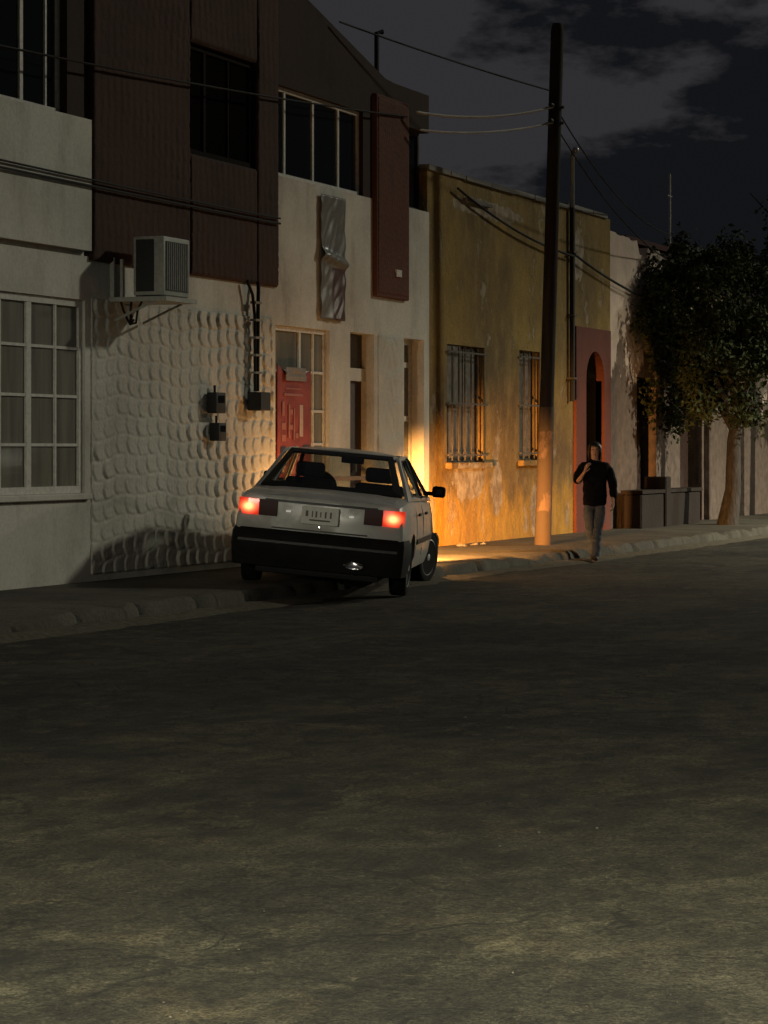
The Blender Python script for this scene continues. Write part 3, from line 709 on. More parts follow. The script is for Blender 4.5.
# ------------------------------------------------------------------ tree
g = G('bark', .9, .2); bn = g.noise(4, 7, .65, g.map((5, 5, 1)))
g.base(g.mix(g.ramp(bn, .35, .65), (.075, .072, .066), (.036, .034, .031))).bump(bn, .9, .03); M['bark'] = g.m
g = G('leaves', .75, .12)
oi = g.n('ShaderNodeNewGeometry').outputs['Random Per Island']
g.base(g.ramp(oi, .0, 1.0, (.022, .034, .014), (.075, .088, .036)))
g.set(Transmission_Weight=0.0); M['leaf'] = g.m
def tree(name, label, base, h0, crown, leaves, seed, lean_=(0, 0), rad=.17):
    rr = random.Random(seed); t = thing(name, label, 'tree', base)
    B = Vector(base); b = MB(); tips = []
    top = B + Vector((lean_[0], lean_[1], h0))
    b.tube([B + Vector((0, 0, -.2)), B + Vector((0, 0, .05)), B.lerp(top, .3) + Vector((.03, .02, 0)), B.lerp(top, .7) + Vector((-.04, .03, 0)), top], [rad * 1.7, rad * 1.35, rad, rad * .85, rad * .75], 12)
    C, Rr = Vector(crown[0]), Vector(crown[1])
    for i in range(8):
        a = i * 2.4 + rr.random(); tgt = C + Vector((Rr.x * .62 * math.cos(a), Rr.y * .62 * math.sin(a), Rr.z * rr.uniform(-.45, .5)))
        m_ = top.lerp(tgt, .45) + Vector((rr.uniform(-.2, .2), rr.uniform(-.2, .2), .25))
        s0 = B.lerp(top, rr.uniform(.72, .98)); b.tube([s0, m_, tgt], [rad * .5, rad * .3, .02], 7); tips.append((m_, tgt))
        for k in range(3):
            e = tgt + Vector((rr.uniform(-1, 1) * Rr.x * .35, rr.uniform(-1, 1) * Rr.y * .35, rr.uniform(-.6, .8) * Rr.z * .4)); st = m_.lerp(tgt, rr.uniform(.3, .9))
            b.tube([st, st.lerp(e, .5) + Vector((0, 0, .1)), e], [rad * .16, rad * .1, .01], 5)
    b.build('trunk', M['bark'], t, smooth=50)
    # leaf clumps fill the crown's volume; gaps stay between them
    vs, fs = [], []
    cl = []
    for i in range(crown[2]):
        u = Vector((rr.gauss(0, 1), rr.gauss(0, 1), rr.gauss(0, 1))).normalized() * rr.random() ** .45
        cl.append((C + Vector((u.x * Rr.x, u.y * Rr.y, u.z * Rr.z)), rr.uniform(.13, .36)))
    for i in range(leaves):
        c, s = rr.choice(cl); o = Vector((rr.gauss(0, .55), rr.gauss(0, .55), rr.gauss(0, .5))) * s; p = c + o
        L = rr.uniform(.075, .15); w = L * rr.uniform(.4, .62)
        d = Vector((rr.gauss(0, 1), rr.gauss(0, 1), rr.gauss(-.35, .8))).normalized(); sd = d.cross(Vector((rr.gauss(0, 1), rr.gauss(0, 1), rr.gauss(0, 1)))).normalized()
        k = len(vs); nrm = d.cross(sd) * L * .12
        vs += [p, p + d * L * .5 + sd * w * .5 + nrm, p + d * L, p + d * L * .5 - sd * w * .5 + nrm]; fs.append((k, k + 1, k + 2, k + 3))
    me = bpy.data.meshes.new('crown'); me.from_pydata([v[:] for v in vs], [], fs); me.materials.append(M['leaf'])
    o = bpy.data.objects.new('crown', me); COL.objects.link(o); o.parent = t; o.matrix_parent_inverse = inv_world(t)
    return t
tree('street_tree', 'leafy street tree with a leaning forked trunk on the pavement', (-11.05, 43.4, PZ), 2.1, ((-11.75, 43.2, 3.5), (2.25, 1.7, 1.72), 175), 38000, 5, (.12, .3), .145)
tree('street_tree', 'taller dark street tree standing farther along the pavement', (-10.95, 49.6, PZ), 2.6, ((-10.3, 49.8, 4.9), (2.0, 2.4, 2.3), 140), 30000, 9, (.2, .1), .2)

# ------------------------------------------------------------------ street lamps (their light falls on the whole street)
M['lamp_glow'] = emit('lit lamp lens', (1, .9, .66), 30)
def lamp(i, p, watts, c, cone, blend, lab):
    x, y, z = p
    t = thing('street_lamp', lab, 'street lamp', (5.7 if x > -3 else -10.6, y, 0), group='street lamps along the street')
    px = 5.7 if x > -3 else -10.6; sg = 1 if px > x else -1
    b = MB(); b.tube([(px, y, -.1), (px, y, z - .5), (px - sg * .4, y, z - .1), (x + sg * .3, y, z + .16)], [.08, .06, .045, .035], 10); b.build('post', M['steel'], t, smooth=50)
    b = MB(); b.box((x - .25, y - .14, z + .10), (x + .45, y + .14, z + .22)); b.bevel(.03, 2); hd = b.build('lamp_head', M['frame_dark'], t, smooth=40)
    b = MB(); b.box((x - .2, y - .1, z + .075), (x + .25, y + .1, z + .098)); b.build('lens', M['lamp_glow'], t)
    l = bpy.data.lights.new('lamp_light', 'SPOT'); l.energy = watts; l.color = c; l.shadow_soft_size = .12; l.spot_size = R(cone); l.spot_blend = blend   # hooded: little light leaves it near the horizontal
    o = bpy.data.objects.new('lamp_light', l); COL.objects.link(o); o.location = (x, y, z - .12); o.parent = t; o.matrix_parent_inverse = inv_world(t)
for i, (p, w_, c, k1, k2) in enumerate(LAMPS):
    lamp(i, p, w_, c, k1, k2, ('lit street lamp across the road from the tree', 'lit street lamp beside the viewpoint', 'lit street lamp farthest up the road', 'added unseen lamp behind the viewpoint, lighting the rear of the car')[i])
# ------------------------------------------------------------------ parked car (left wheels up on the pavement)
g = G('dusty silver car paint', .34, .5); zz = g.xyz()
dust = g.math('ADD', g.ramp(g.noise(3.2, 7, .68), .42, .66), g.ramp(zz['Z'], .35, .75, (.8, .8, .8), (0, 0, 0)), True)
g.base(g.mix(g.math('MULTIPLY', dust, .55), (.52, .51, .48), (.25, .235, .20)))
g.set(Metallic=.25, Coat_Weight=.45, Coat_Roughness=.14, Roughness=g.math('ADD', .30, g.math('MULTIPLY', dust, .35))); M['paint'] = g.m
M['trim'] = G('black car trim', .42, .4).base((.012, .012, .012)).m
M['bumper'] = simple('scuffed black bumper plastic', (.012, .0115, .011), .7, 0, .5, .1, 6, .12)
M['seat'] = simple('dark seat cloth', (.016, .015, .015), .9)
M['chrome'] = G('chrome', .18).base((.6, .6, .6)).set(Metallic=1.0).m
M['alloy'] = G('worn wheel alloy', .38).base((.55, .55, .54)).set(Metallic=.25).m
M['tyre'] = simple('tyre rubber', (.007, .007, .007), .9, 0, .2, .3, 40, .12)
g = G('car window glass', .02); g.t.nodes.remove(g.b)
tr = g.n('ShaderNodeBsdfTransparent'); tr.inputs[0].default_value = (.66, .69, .66, 1)
gl = g.n('ShaderNodeBsdfGlossy'); gl.inputs['Roughness'].default_value = .03
fr = g.n('ShaderNodeLayerWeight'); fr.inputs[0].default_value = .5
ms_ = g.n('ShaderNodeMixShader'); g.put(ms_.inputs[0], g.math('ADD', .07, g.math('MULTIPLY', g.math('POWER', fr.outputs['Facing'], 5.0), .7))); g.put(ms_.inputs[1], tr.outputs[0]); g.put(ms_.inputs[2], gl.outputs[0])
g.put(g.t.nodes['Material Output'].inputs[0], ms_.outputs[0]); M['carglass'] = g.m
CAR = thing('parked_car', 'silver four door saloon with red tail lamps lit, one side up on the kerb', 'car')
KICK = .135 
def car_shell():
    b = MB(); rings = []
    st = [(-2.00, .775, .36, .865), (-1.985, .800, .31, .905), (-1.93, .818, .27, .925), (-1.75, .83, .23, .94), (-1.45, .832, .21, .955), (-1.17, .836, .20, .96), (-.6, .838, .20, .945), (0, .838, .20, .935),
          (.6, .837, .20, .925), (1.0, .833, .20, .915), (1.26, .828, .21, .875), (1.55, .81, .22, .815), (1.8, .785, .25, .745), (1.92, .755, .29, .69), (1.97, .72, .34, .64)]
    for y, w, zb, zt in st:
        h = zt - zb
        half = [(w - .14, zb), (w - .045, zb + .05), (w - .012, zb + .17), (w, zb + .30 * h / .72), (w + .003, zb + .52 * h), (w - .012, zb + .72 * h), (w - .03, zb + .84 * h), (w - .055, zt - .03), (w - .10, zt - .002), (w * .55, zt + .022), (0, zt + .03)]
        rings.append([(x, y, z) for x, z in half] + [(-x, y, z) for x, z in half[-2::-1]])
    b.loft(rings)
    return b
cut = MB()
for sx in (-1, 1):
    for ya in (-1.17, 1.26):
        cut.lathe([(sx * .55, .335), (sx * 1.1, .335)], (0, ya, .285), 'x', 36)
cutter = cut.build('cutter', None)
body = car_shell().build('body', M['paint'], CAR, world=False)
md = body.modifiers.new('arches', 'BOOLEAN'); md.operation = 'DIFFERENCE'; md.object = cutter; md.solver = 'EXACT'
dg = bpy.context.evaluated_depsgraph_get(); me = bpy.data.meshes.new_from_object(body.evaluated_get(dg))
body.modifiers.clear(); body.data = me; me.shade_smooth(); me.set_sharp_from_angle(angle=R(32))
bpy.data.objects.remove(cutter, do_unlink=True)
def cp(name, b, m, par=None, smooth=None): return b.build(name, M[m] if isinstance(m, str) else m, par or CAR, smooth, world=False)
def holed(outer, holes, f):
    """flat outline with window holes mapped into place by f(u, v)"""
    b = MB(); es = []
    for lp in [outer] + holes:
        vs = [b.bm.verts.new((u, v, 0)) for u, v in lp]
        es += [b.bm.edges.new((vs[i], vs[(i + 1) % len(vs)])) for i in range(len(vs))]
    bmesh.ops.triangle_fill(b.bm, use_beauty=True, edges=es)
    for v in b.bm.verts: v.co = f(v.co.x, v.co.y)
    return b
def pane(pts, f):
    b = MB(); b.face([f(u, v) for u, v in pts]); return b
# roof
b = MB(); rows = []
for i in range(13):
    s = i / 12; y = -.70 + s * .92; e = 4 * (s - .5) ** 2
    row = []
    for k in range(13):
        q = k / 6 - 1; x = q * (.565 - .02 * e)
        row.append(b.bm.verts.new((x, y, 1.395 - .030 * e - .035 * q * q - .02 * max(0, abs(q) - .8) * 5)))
    rows.append(row)
for A, B in zip(rows, rows[1:]):
    for k in range(12): b.bm.faces.new((A[k], A[k + 1], B[k + 1], B[k]))
o = cp('roof', b, 'paint', smooth=60); o.modifiers.new('thickness', 'SOLIDIFY').thickness = .02
# sides: u along the car, v height; the cabin leans in towards the roof
def side(sx):
    return lambda u, v: Vector((sx * (.775 - (v - .94) / .42 * .215 - .012 * (u - .0) ** 2), u, v))
outer = [(-1.36, .935), (1.03, .905), (.88, .98), (.24, 1.34), (.15, 1.362), (-.62, 1.352), (-.74, 1.325), (-1.0, 1.13)]
rear_q = [(-.92, .985), (-.13, .965), (-.15, 1.325), (-.60, 1.315), (-.72, 1.26)]
front_q = [(-.04, .965), (.80, .95), (.76, .99), (.20, 1.315), (-.06, 1.328)]
for sx in (-1, 1):
    f = side(sx)
    o = cp('cabin_side', holed(outer, [rear_q, front_q], f), 'paint'); sm = o.modifiers.new('thickness', 'SOLIDIFY'); sm.thickness = .03; sm.offset = 0
    for q in (rear_q, front_q):
        cp('side_window', pane(q, lambda u, v: f(u, v) + Vector((-sx * .004, 0, 0))), 'carglass')
    b = MB()
    for q in (rear_q, front_q):
        pts = [f(u, v) + Vector((sx * .016, 0, 0)) for u, v in q]; b.tube(pts + [pts[0]], .010, 6)
    b.tube([f(-.085, .95) + Vector((sx * .012, 0, 0)), f(-.105, 1.34) + Vector((sx * .012, 0, 0))], .03, 6)
    cp('window_trim', b, 'trim')
# rear screen and windscreen with black surrounds
def rear(u, v):   # u -1..1, v 0..1
    w = .70 - v * .185
    return Vector((u * w, -1.335 + v * .63 - .04 * math.sin(math.pi * v) - .05 * (1 - u * u), .975 + v * .375 + .02 * math.sin(math.pi * v)))
def front(u, v):
    w = .71 - v * .18
    return Vector((u * w, 1.06 - v * .85 + .03 * math.sin(math.pi * v) + .05 * (1 - u * u), .915 + v * .435))
def screen(name, f, m0, m1):
    sq = lambda a, c, d: [(a + (1 - 2 * (i / 10)) * 0 - 2 * a * i / 10 + 0, c) for i in range(11)]
    out = [(-1 + .2 * i, 0) for i in range(11)] + [(1 - .2 * i, 1) for i in range(11)]
    k = 1 - m0
    inn = [(-k + .2 * k * i, m1) for i in range(11)] + [(k - .2 * k * i, 1 - m1) for i in range(11)]
    o = cp(name + '_surround', holed(out, [inn], f), 'trim'); sm = o.modifiers.new('thickness', 'SOLIDIFY'); sm.thickness = .02; sm.offset = 0
    b = MB(); g0 = [[b.bm.verts.new(f(-k + 2 * k * i / 10, m1 + (1 - 2 * m1) * j / 6)) for j in range(7)] for i in range(11)]
    for A, B in zip(g0, g0[1:]):
        for j in range(6): b.bm.faces.new((A[j], B[j], B[j + 1], A[j + 1]))
    cp(name, b, 'carglass', smooth=60)
screen('rear_window', rear, .105, .10); screen('windscreen', front, .07, .05)
# cabin fittings seen through the glass
b = MB(); b.box((-.60, -1.95, .15), (.60, -1.55, .30)); b.bevel(.04, 2); cp('fuel_tank', b, 'rubber')
b = MB(); b.box((-.64, -1.25, .93), (.64, -.6, .975)); cp('parcel_shelf', b, 'seat')
for sx in (-1, 1):
    b = MB(); b.box((sx * .36 - .25, -.30, .6), (sx * .36 + .25, -.16, 1.06)); b.bevel(.05, 3); st = cp('front_seat', b, 'seat', smooth=50)
    b = MB(); b.box((sx * .36 - .15, -.32, 1.07), (sx * .36 + .15, -.22, 1.225)); b.bevel(.045, 3); cp('headrest', b, 'seat', st, 50)
b = MB(); b.box((-.6, -.78, .6), (.6, -.64, .985)); b.bevel(.04, 3)
cp('rear_seat', b, 'seat', smooth=50)
b = MB(); b.box((-.68, .62, .8), (.68, 1.0, .965)); b.bevel(.03, 2); cp('dashboard', b, 'seat', smooth=50)
b = MB(); b.lathe([(-.012, .175), (-.016, .19), (0, .2), (.016, .19), (.012, .175)], (0, 0, 0), 'y', 28)
b.box((-.18, -.01, -.02), (.18, .01, .02))
bmesh.ops.transform(b.bm, matrix=Matrix.Translation((-.36, .48, .95)) @ Matrix.Rotation(R(-25), 4, 'X'), verts=b.bm.verts); cp('steering_wheel', b, 'seat', smooth=50)
b = MB(); b.box((-.12, .30, 1.235), (.12, .33, 1.30)); b.bevel(.014, 2); b.tube([(0, .32, 1.29), (0, .28, 1.37)], .008, 6); cp('interior_mirror', b, 'trim', smooth=50)
# boot lid lip, shut lines and rear panel
b = MB(); rr_ = []
for k in range(17):
    q = k / 8 - 1; y = -2.035 + .06 * q * q; w = .70
    rr_.append([(q * w, y, .872), (q * w, y - .004, .900), (q * w, y + .05, .934), (q * w, y + .24, .955), (q * w, y + .24, .90), (q * w, y + .05, .868)])
b.loft(rr_); cp('boot_lip', b, 'paint', smooth=40)
b = MB(); b.loft([[(q * .66, -2.012 + .035 * q * q - dy, z) for dy, z in ((0, .842), (.012, .842), (.012, .866), (0, .866))] for q in [k / 6 - 1 for k in range(13)]]); cp('boot_shut_line', b, 'trim')
b = MB(); b.loft([[(q * .74, -2.012 + .045 * q * q - dy, z) for dy, z in ((0, .585), (.006, .585), (.006, .60), (0, .60))] for q in [k / 6 - 1 for k in range(13)]]); cp('shut_line', b, 'trim')
# number plate with dark unreadable characters
b = MB(); b.box((-.18, -2.045, .655), (.18, -2.02, .825)); b.bevel(.006, 1); pl = cp('number_plate', b, simple('dusty number plate', (.80, .79, .70), .5, 0, .12, .1, 25))
b = MB()
for x0, z0, w_, h_ in ((-.14, .73, .045, .055), (-.08, .725, .02, .06), (-.045, .725, .03, .06), (.0, .73, .022, .05), (.045, .725, .03, .06), (.095, .725, .03, .06)):
    b.box((x0, -2.0485, z0), (x0 + w_ * .55, -2.0455, z0 + h_))
b.box((-.10, -2.0485, .690), (.10, -2.0455, .705))
cp('plate_marks', b, simple('faded plate print', (.17, .15, .11), .6), pl)
M['plate_glow'] = emit('lit plate lamp', (1, .95, .8), .3, (.8, .8, .8))
for x in (-.31, .30):
    b = MB(); b.box((x - .025, -2.034, .752), (x + .025, -2.005, .768)); b.bevel(.005, 1); cp('plate_lamp', b, 'plate_glow')
# tail lamps: outer red half lit round its bulb, inner half dark
g = G('lit tail lamp lens', .2, .5); g.base((.35, .01, .008)); gx = g.xyz()
def lamp_mat(cx):
    g = G('lit tail lamp lens', .2, .5); g.base((.30, .01, .008)); p = g.xyz()
    dx = g.math('DIVIDE', g.math('SUBTRACT', p['X'], cx), .085); dz = g.math('DIVIDE', g.math('SUBTRACT', p['Z'], .775), .065)
    r2 = g.math('ADD', g.math('MULTIPLY', dx, dx), g.math('MULTIPLY', dz, dz))
    hot = g.math('POWER', 2.718, g.math('MULTIPLY', r2, -1.6))
    g.set(Emission_Color=g.mix(hot, (1, .035, .015), (1, .34, .11)), Emission_Strength=g.math('ADD', .42, g.math('MULTIPLY', hot, 3.6)))
    return g.m
M['lens_dark'] = G('dark red lens', .45, .2).base((.05, .008, .007)).m
for sx in (-1, 1):
    def strip(x0, x1, n=8, grow=0):
        rs = []
        for k in range(n + 1):
            x = x0 + (x1 - x0) * k / n; q = abs(x) / .74
            y = -2.006 + max(0, x - .72) ** 2 * 9
            rs.append([(sx * x, y + .03, .695), (sx * x, y - .012, .70), (sx * x, y - .018, .775), (sx * x, y - .012, .852), (sx * x, y + .03, .857)])
        b = MB(); b.loft(rs); return b
    cp('tail_lamp', strip(.60, .805), lamp_mat(sx * .70), smooth=50)
    cp('inner_lamp', strip(.42, .597), 'lens_dark', smooth=50)
# bumpers
def bumper(y0, sgn, name, z0=.21, z1=.575, yend=.42):
    b = MB(); rs = []
    path = []
    for k in range(25):
        q = k / 12 - 1
        path.append(q)
    for q in path:
        a = abs(q)
        if a < .80: x = q / .80 * .785; y = y0 + sgn * (-.03 * (a / .8) ** 2)
        else:
            t = (a - .80) / .20; x = math.copysign(.785 + .07 * math.sin(min(1, t * 2.2) * math.pi / 2), q); y = y0 - sgn * (.03 + yend * t ** 1.3)
        nx = math.copysign(1, q) * (0 if a < .8 else min(1, (a - .8) / .1)); ny = sgn * (1 if a < .8 else max(0, 1 - (a - .8) / .1))
        rs.append([(x - nx * .07, y - ny * .07, z0), (x - nx * .015, y - ny * .02, z0 + .01), (x, y, z0 + .10), (x + nx * .012, y + ny * .02, z0 + .19), (x + nx * .008, y + ny * .012, z1 - .05), (x - nx * .02, y - ny * .03, z1), (x - nx * .07, y - ny * .07, z1)])
    b.loft(rs); cp(name, b, 'bumper', smooth=45)
bumper(-2.065, -1, 'rear_bumper')
b = MB(); b.loft([[(q * .77, -2.088 + .03 * q * q - dy, z) for dy, z in ((0, .445), (.006, .448), (.006, .470), (0, .473))] for q in [k / 8 - 1 for k in range(17)]]); cp('bumper_strip', b, simple('worn bumper strip', (.05, .05, .048), .5, 0, .5), smooth=30)
b = MB(); b.lathe([(-.004, .014), (-.010, .013), (-.011, .001)], (.0, -2.008, .625), 'y', 16); cp('boot_lock', b, 'chrome', smooth=40)
bumper(2.04, 1, 'front_bumper', .24, .53)
b = MB(); b.tube([(.34, -1.6, .25), (.36, -2.06, .245)], .034, 12, False); cp('exhaust_pipe', b, 'steel', smooth=50)
b = MB(); b.lathe([(-.02, .060), (-.03, .072), (-.02, .082), (.06, .08), (.06, .06)], (0, 0, 0), 'y', 24)
for v in b.bm.verts: v.co = Vector((.37 + v.co.x * 1.2, -2.078 + v.co.y, .30 + v.co.z * .55))
cp('exhaust_tip', b, 'chrome', smooth=50)
# side rubbing strips, door shut lines, handles, mirrors
for sx in (-1, 1):
    b = MB(); b.box((sx * .832, -.78, .50), (sx * .850, .86, .555)); b.bevel(.008, 1); cp('rubbing_strip', b, 'trim')
    for y in (-.82, -.07, .93):
        b = MB(); b.tube([(sx * (w_ - .001), y, z_) for w_, z_ in ((.826, .37), (.8365, .51), (.8395, .595), (.826, .745), (.808, .83), (.784, .90))], .0045, 5); cp('door_shut_line', b, 'trim')
    for y in (-.70, .06): 
        b = MB(); b.box((sx * .828, y - .08, .785), (sx * .852, y + .08, .815)); b.bevel(.008, 1); cp('door_handle', b, 'trim')
    b = MB(); b.box((sx * .83, .60, .955), (sx * .975, .70, 1.075)); b.bevel(.045, 4); b.box((sx * .74, .62, .97), (sx * .86, .68, 1.01)); mr = cp('wing_mirror', b, 'bumper', smooth=50)
    b = MB(); b.box((sx * .865, .594, .985), (sx * .945, .599, 1.045)); cp('mirror_glass', b, 'glass_dark', mr)
# front
b = MB(); b.box((-.36, 1.95, .56), (.36, 1.985, .65)); b.bevel(.01, 1); cp('grille', b, 'trim')
M['head_lens'] = emit('lit headlight lens', (1, .62, .25), 14, (.8, .8, .8))
for sx in (-1, 1):
    b = MB(); b.box((sx * .40, 1.90, .55), (sx * .69, 1.985, .665)); b.bevel(.015, 2); cp('headlight', b, 'head_lens', smooth=50)
# wheels
def wheel(x, y, sx, steer):
    e = bpy.data.objects.new('wheel', None); COL.objects.link(e); e.parent = CAR; e.empty_display_size = .1; e.location = (x, y, .285); e.rotation_euler = (0, 0, R(steer))
    b = MB(); b.lathe([(-.082, .19), (-.088, .23), (-.080, .270), (-.062, .285), (.062, .285), (.080, .270), (.088, .23), (.082, .19)], (0, 0, 0), 'x', 40); cp('tyre', b, 'tyre', e, 40)
    b = MB(); b.lathe([(-.08, .19), (sx * .02, .185), (sx * .084, .197), (sx * .088, .188), (sx * .06, .176), (sx * .0, .170), (-sx * .03, .165)], (0, 0, 0), 'x', 40)
    for k in range(5):
        a = k * 2 * math.pi / 5
        n0 = len(b.bm.verts); b.box((min(sx * .035, sx * .068), -.030, .03), (max(sx * .035, sx * .068), .030, .178)); b.bm.verts.ensure_lookup_table()
        bmesh.ops.rotate(b.bm, verts=b.bm.verts[n0:], cent=(0, 0, 0), matrix=Matrix.Rotation(a, 3, 'X'))
    b.lathe([(sx * .03, .055), (sx * .075, .05), (sx * .085, .03), (sx * .086, .001)], (0, 0, 0), 'x', 20); cp('rim', b, 'alloy', e, 35)
    b = MB(); b.lathe([(-.05, .15), (.01, .15), (.012, .01)], (0, 0, 0), 'x', 24); cp('brake_disc', b, 'frame_dark', e, 35)
for sx in (-1, 1):
    wheel(sx * .735, -1.17, sx, 0); wheel(sx * .735, 1.26, sx, -17)
# place it: heading 20 degrees off the street, rolled by the kerb under its left wheels
HEAD = YAW - R(5.9)
CAR.rotation_mode = 'XYZ'
roll = math.asin(KICK / 1.47)
CAR.rotation_euler = (0, roll, HEAD)
rc = (-.70, 24.72)                                       # rear centre, metres right of and ahead of the viewpoint
wx = lambda lx, d: Vector((-math.sin(YAW) * d + math.cos(YAW) * lx, math.cos(YAW) * d + math.sin(YAW) * lx, 0))
p0 = wx(*rc); hd_ = Vector((-math.sin(HEAD), math.cos(HEAD), 0))
CAR.scale = (1.035, 1.01, 1.03)
CAR.location = p0 + hd_ * 2.05 + Vector((0, 0, .5 * KICK - .002))
for sx in (-1, 1):
    l = bpy.data.lights.new('headlight_beam', 'SPOT'); l.energy = HEAD_W[sx]; l.color = (1, .42, .10); l.spot_size = R(42); l.spot_blend = 1.0; l.shadow_soft_size = .06
    o = bpy.data.objects.new('headlight_beam', l); COL.objects.link(o); o.parent = CAR; o.location = (sx * .55, 2.13, .62); o.rotation_euler = (R(84), 0, R(-2.5))
    l = bpy.data.lights.new('headlight_glow', 'POINT'); l.energy = 34; l.color = (1, .46, .13); l.shadow_soft_size = .06
    o = bpy.data.objects.new('headlight_glow', l); COL.objects.link(o); o.parent = CAR; o.location = (sx * .55, 2.15, .62)

# ------------------------------------------------------------------ person walking towards the viewpoint
M['skin'] = simple('skin', (.46, .27, .19), .55, 0, .12, .05, 30)
M['hair'] = simple('dark brown hair', (.018, .012, .009), .5, 0, .4, .4, 60)
M['jacket'] = simple('black jacket cloth', (.006, .0065, .009), .9, 0, .3, .3, 30, .08)
M['jeans'] = simple('grey denim', (.085, .105, .14), .9, 0, .35, .4, 14, .1)
M['shoe'] = simple('dark shoe', (.03, .028, .026), .7)
def skinmesh(name, chains, m, par, sub=2, root=0):
    """chains of (point, radius) grown into one smooth surface; a chain may start at an earlier point by index"""
    me = bpy.data.meshes.new(name); vs, es, rs = [], [], []
    for ch in chains:
        prev = None
        for it in ch:
            if isinstance(it, int): prev = it; continue
            vs.append(it[0]); rs.append(it[1] if isinstance(it[1], tuple) else (it[1], it[1])); k = len(vs) - 1
            if prev is not None: es.append((prev, k))
            prev = k
    me.from_pydata(vs, es, []); o = bpy.data.objects.new(name, me); COL.objects.link(o)
    o.modifiers.new('skin', 'SKIN'); sv = me.skin_vertices[0].data
    for i, r in enumerate(rs): sv[i].radius = r; sv[i].use_root = (i == root)
    s = o.modifiers.new('subdivision', 'SUBSURF'); s.levels = s.render_levels = sub
    dg = bpy.context.evaluated_depsgraph_get(); m2 = bpy.data.meshes.new_from_object(o.evaluated_get(dg))
    o.modifiers.clear(); o.data = m2; m2.materials.clear(); m2.materials.append(m); m2.shade_smooth(); o.parent = par
    return o
PERSON = thing('person', 'person in a black jacket and grey jeans walking with one forearm raised', 'person')
# front is -y, the person's right side is -x
neck = (.0, -.02, 1.33)
hipR, hipL = (-.075, 0, .80), (.075, 0, .80)
legR = [(-.078, -.01, .46), (-.022, .14, .145)]      # trailing leg, heel lifting
legL = [(.050, -.06, .44), (.012, -.15, .085)]        # leading leg
shR, shL = (-.165, 0, 1.27), (.165, 0, 1.27)
elR, wrR = (-.245, -.03, 1.05), (-.15, -.20, 1.18)
elL, wrL = (.235, .04, 1.02), (.255, .00, .80)
def hand(wr, d, side_, curl, thumb):
    """palm and five fingers beyond the wrist: d along the hand, side_ across the palm, curl into the palm"""
    wr, d, s, c = Vector(wr), Vector(d).normalized(), Vector(side_).normalized(), Vector(curl).normalized()
    return wr, d, s, c, thumb
def hand_chains(wr, d, s, c, th, base_i, n0):
    ch = []; palm = wr + d * .045
    ch.append([base_i, (wr + d * .02, (.020, .016)), (palm, (.026, .014)), (wr + d * .072, (.024, .012))]); ip = n0 + 1; ik = n0 + 2; n = n0 + 3
    for k, L in enumerate((.066, .074, .070, .056)):
        off = s * (.021 - .014 * k); r0 = wr + d * .080 + off
        ch.append([ik, (r0, .0088), (r0 + d * L * .42 + c * .010, .0082), (r0 + d * L * .70 + c * .028, .0075), (r0 + d * L * .80 + c * .046, .0065)]); n += 4
    t0 = wr + d * .03 + s * .028
    ch.append([n0, (t0, .010), (t0 + d * .03 + s * .016 + c * .012, .0088), (t0 + d * .052 + s * .014 + c * .026, .0075)]); n += 3
    return ch, n
chains = [[((0, 0, .84), (.105, .075)), ((0, .005, .98), (.095, .065)), ((0, .005, 1.13), (.125, .085)), ((0, .0, 1.25), (.115, .075)), (neck, (.052, .052)), ((0, -.03, 1.40), (.055, .06)), ((0, -.045, 1.455), (.070, .083)), ((0, -.035, 1.515), (.068, .080)), ((0, -.03, 1.548), (.045, .055))],
          [0, (hipR, (.06, .07)), ((-.085, -.005, .64), .062), (legR[0], .052), ((-.05, .08, .32), .050), (legR[1], .034), ((-.025, .13, .075), .034), ((-.022, .03, .032), (.036, .024)), ((-.020, -.05, .018), (.032, .016))],
          [0, (hipL, (.06, .07)), ((.07, -.03, .63), .062), (legL[0], .052), ((.03, -.10, .30), .048), (legL[1], .034), ((.012, -.16, .045), .036), ((.012, -.25, .030), (.036, .022)), ((.012, -.315, .022), (.030, .016))],
          [3, (shR, .055), ((-.205, -.01, 1.15), .046), (elR, .038), ((-.205, -.11, 1.10), .034), (wrR, (.023, .021))],
          [3, (shL, .055), ((.21, .015, 1.15), .046), (elL, .038), ((.25, .025, .92), .034), (wrL, (.023, .021))]]
n = 9 + 8 + 8; iR = n + 4; iL = n + 9; n = n + 10
c1, n = hand_chains(Vector(wrR), Vector((.35, -.3, .85)).normalized(), Vector((.7, -.4, -.3)).normalized(), Vector((.4, .5, .1)).normalized(), 1, iR, n)
c2, n = hand_chains(Vector(wrL), Vector((.06, -.10, -1)).normalized(), Vector((-.2, -1, .1)).normalized(), Vector((-1, 0, 0)), 1, iL, n)
bodyp = skinmesh('body', chains + c1 + c2, M['skin'], PERSON)
# face
b = MB(); b.loft([[(-.012, -.118, 1.448), (.012, -.118, 1.448), (.010, -.132, 1.44), (-.010, -.132, 1.44)], [(-.007, -.118, 1.485), (.007, -.118, 1.485), (.004, -.122, 1.484), (-.004, -.122, 1.484)]]); b.build('nose', M['skin'], bodyp, 60, world=False)
for sx in (-1, 1):
    b = MB(); b.ball((sx * .028, -.108, 1.487), (.013, .008, .008), 10); b.build('eye', simple('dark eye', (.03, .025, .022), .3), bodyp, 60, world=False)
    b = MB(); b.ball((sx * .074, -.03, 1.47), (.010, .02, .032), 10); b.build('ear', M['skin'], bodyp, 60, world=False)
b = MB(); b.ball((0, -.115, 1.415), (.024, .008, .006), 10); b.build('mouth', simple('lips', (.30, .10, .09), .5), bodyp, 60, world=False)
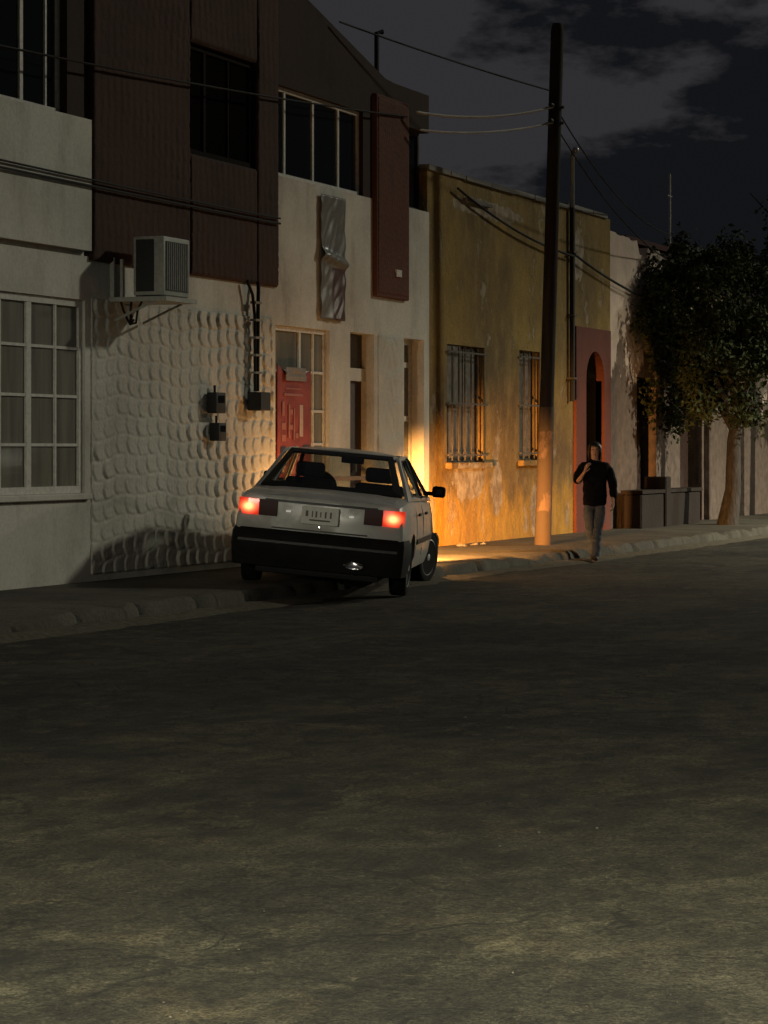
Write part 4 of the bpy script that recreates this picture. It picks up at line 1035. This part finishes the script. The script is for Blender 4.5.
# long dark hair round the face
b = MB(); bmesh.ops.create_uvsphere(b.bm, u_segments=24, v_segments=18, radius=1)
for v in b.bm.verts:
    x, y, z = v.co
    v.co = Vector((x * .090, y * .102 - .018, 1.495 + z * .088))
    if z < .1: v.co.z -= .10 * (.1 - z) * (1.2 if y > -.2 else .6); 
    v.co += Vector((mnoise.noise(v.co * 30), mnoise.noise(v.co * 30 + Vector((5, 0, 0))), 0)) * .006
dead = [v for v in b.bm.verts if v.co.y < -.055 and v.co.z < 1.522 and abs(v.co.x) < .062]
bmesh.ops.delete(b.bm, geom=dead, context='VERTS')
o = b.build('hair', M['hair'], PERSON, 80, world=False); o.modifiers.new('thickness', 'SOLIDIFY').thickness = -.012
b = MB(); b.loft([[(.075 * math.cos(a) * k, .03 + .045 * math.sin(a) * k, z) for a in [i * math.pi / 8 for i in range(16)]] for z, k in ((1.45, 1.1), (1.36, 1.15), (1.28, 1.2), (1.2, .9), (1.17, .3))]); b.build('hair_back', M['hair'], PERSON, 70, world=False)
# jacket: torso and both sleeves, the raised forearm bare
def folds(o, amp, fz):
    for v in o.data.vertices:
        p = v.co; n_ = v.normal
        v.co = p + n_ * amp * (mnoise.noise((p.x * 9, p.y * 9, p.z * fz)) + .6 * mnoise.noise((p.x * 22, p.y * 22, p.z * fz * 2.3 + p.x * 12)))
jk = skinmesh('jacket', [[((0, .0, .71), (.190, .140)), ((0, .0, .80), (.185, .138)), ((0, .005, .90), (.184, .135)), ((0, .005, 1.06), (.188, .138)), ((0, 0, 1.22), (.172, .120)), ((0, -.01, 1.305), (.10, .085)), ((0, -.012, 1.36), (.074, .076))],
                    [4, ((-.162, 0, 1.25), .078), ((-.225, -.01, 1.16), .082), ((-.25, -.03, 1.065), .072), ((-.235, -.07, 1.07), .060)],
                    [4, ((.162, 0, 1.25), .078), ((.23, .015, 1.15), .080), ((.25, .04, 1.02), .070), ((.262, .025, .92), .062), ((.265, .005, .835), .050)]], M['jacket'], PERSON, 3)
folds(jk, .012, 13)
jn = skinmesh('jeans', [[((0, 0, .86), (.165, .115)), ((0, 0, .79), (.172, .118))],
                   [1, ((-.088, 0, .74), (.09, .095)), ((-.086, -.005, .62), .086), ((-.076, -.01, .46), .069), ((-.05, .08, .31), .066), ((-.024, .138, .13), .062), ((-.023, .145, .06), .060)],
                   [1, ((.088, -.005, .74), (.09, .095)), ((.072, -.03, .62), .086), ((.050, -.06, .44), .069), ((.03, -.10, .29), .065), ((.012, -.15, .085), .062), ((.012, -.15, .04), .060)]], M['jeans'], PERSON, 3)
folds(jn, .010, 16)
for nm, pts in (('shoe', [((-.025, .155, .085), .042), ((-.023, .10, .055), (.042, .036)), ((-.021, .02, .034), (.043, .030)), ((-.019, -.06, .024), (.036, .022))]), ('shoe', [((.012, -.13, .06), .045), ((.012, -.19, .042), (.044, .034)), ((.012, -.27, .034), (.044, .028)), ((.012, -.335, .028), (.034, .022))])):
    skinmesh(nm, [pts], M['shoe'], PERSON)
PERSON.scale = (.94, .95, 1.0); PERSON.location = (-9.98, 32.05, .0); PERSON.rotation_euler = (0, 0, R(17.3))

#SMALL#
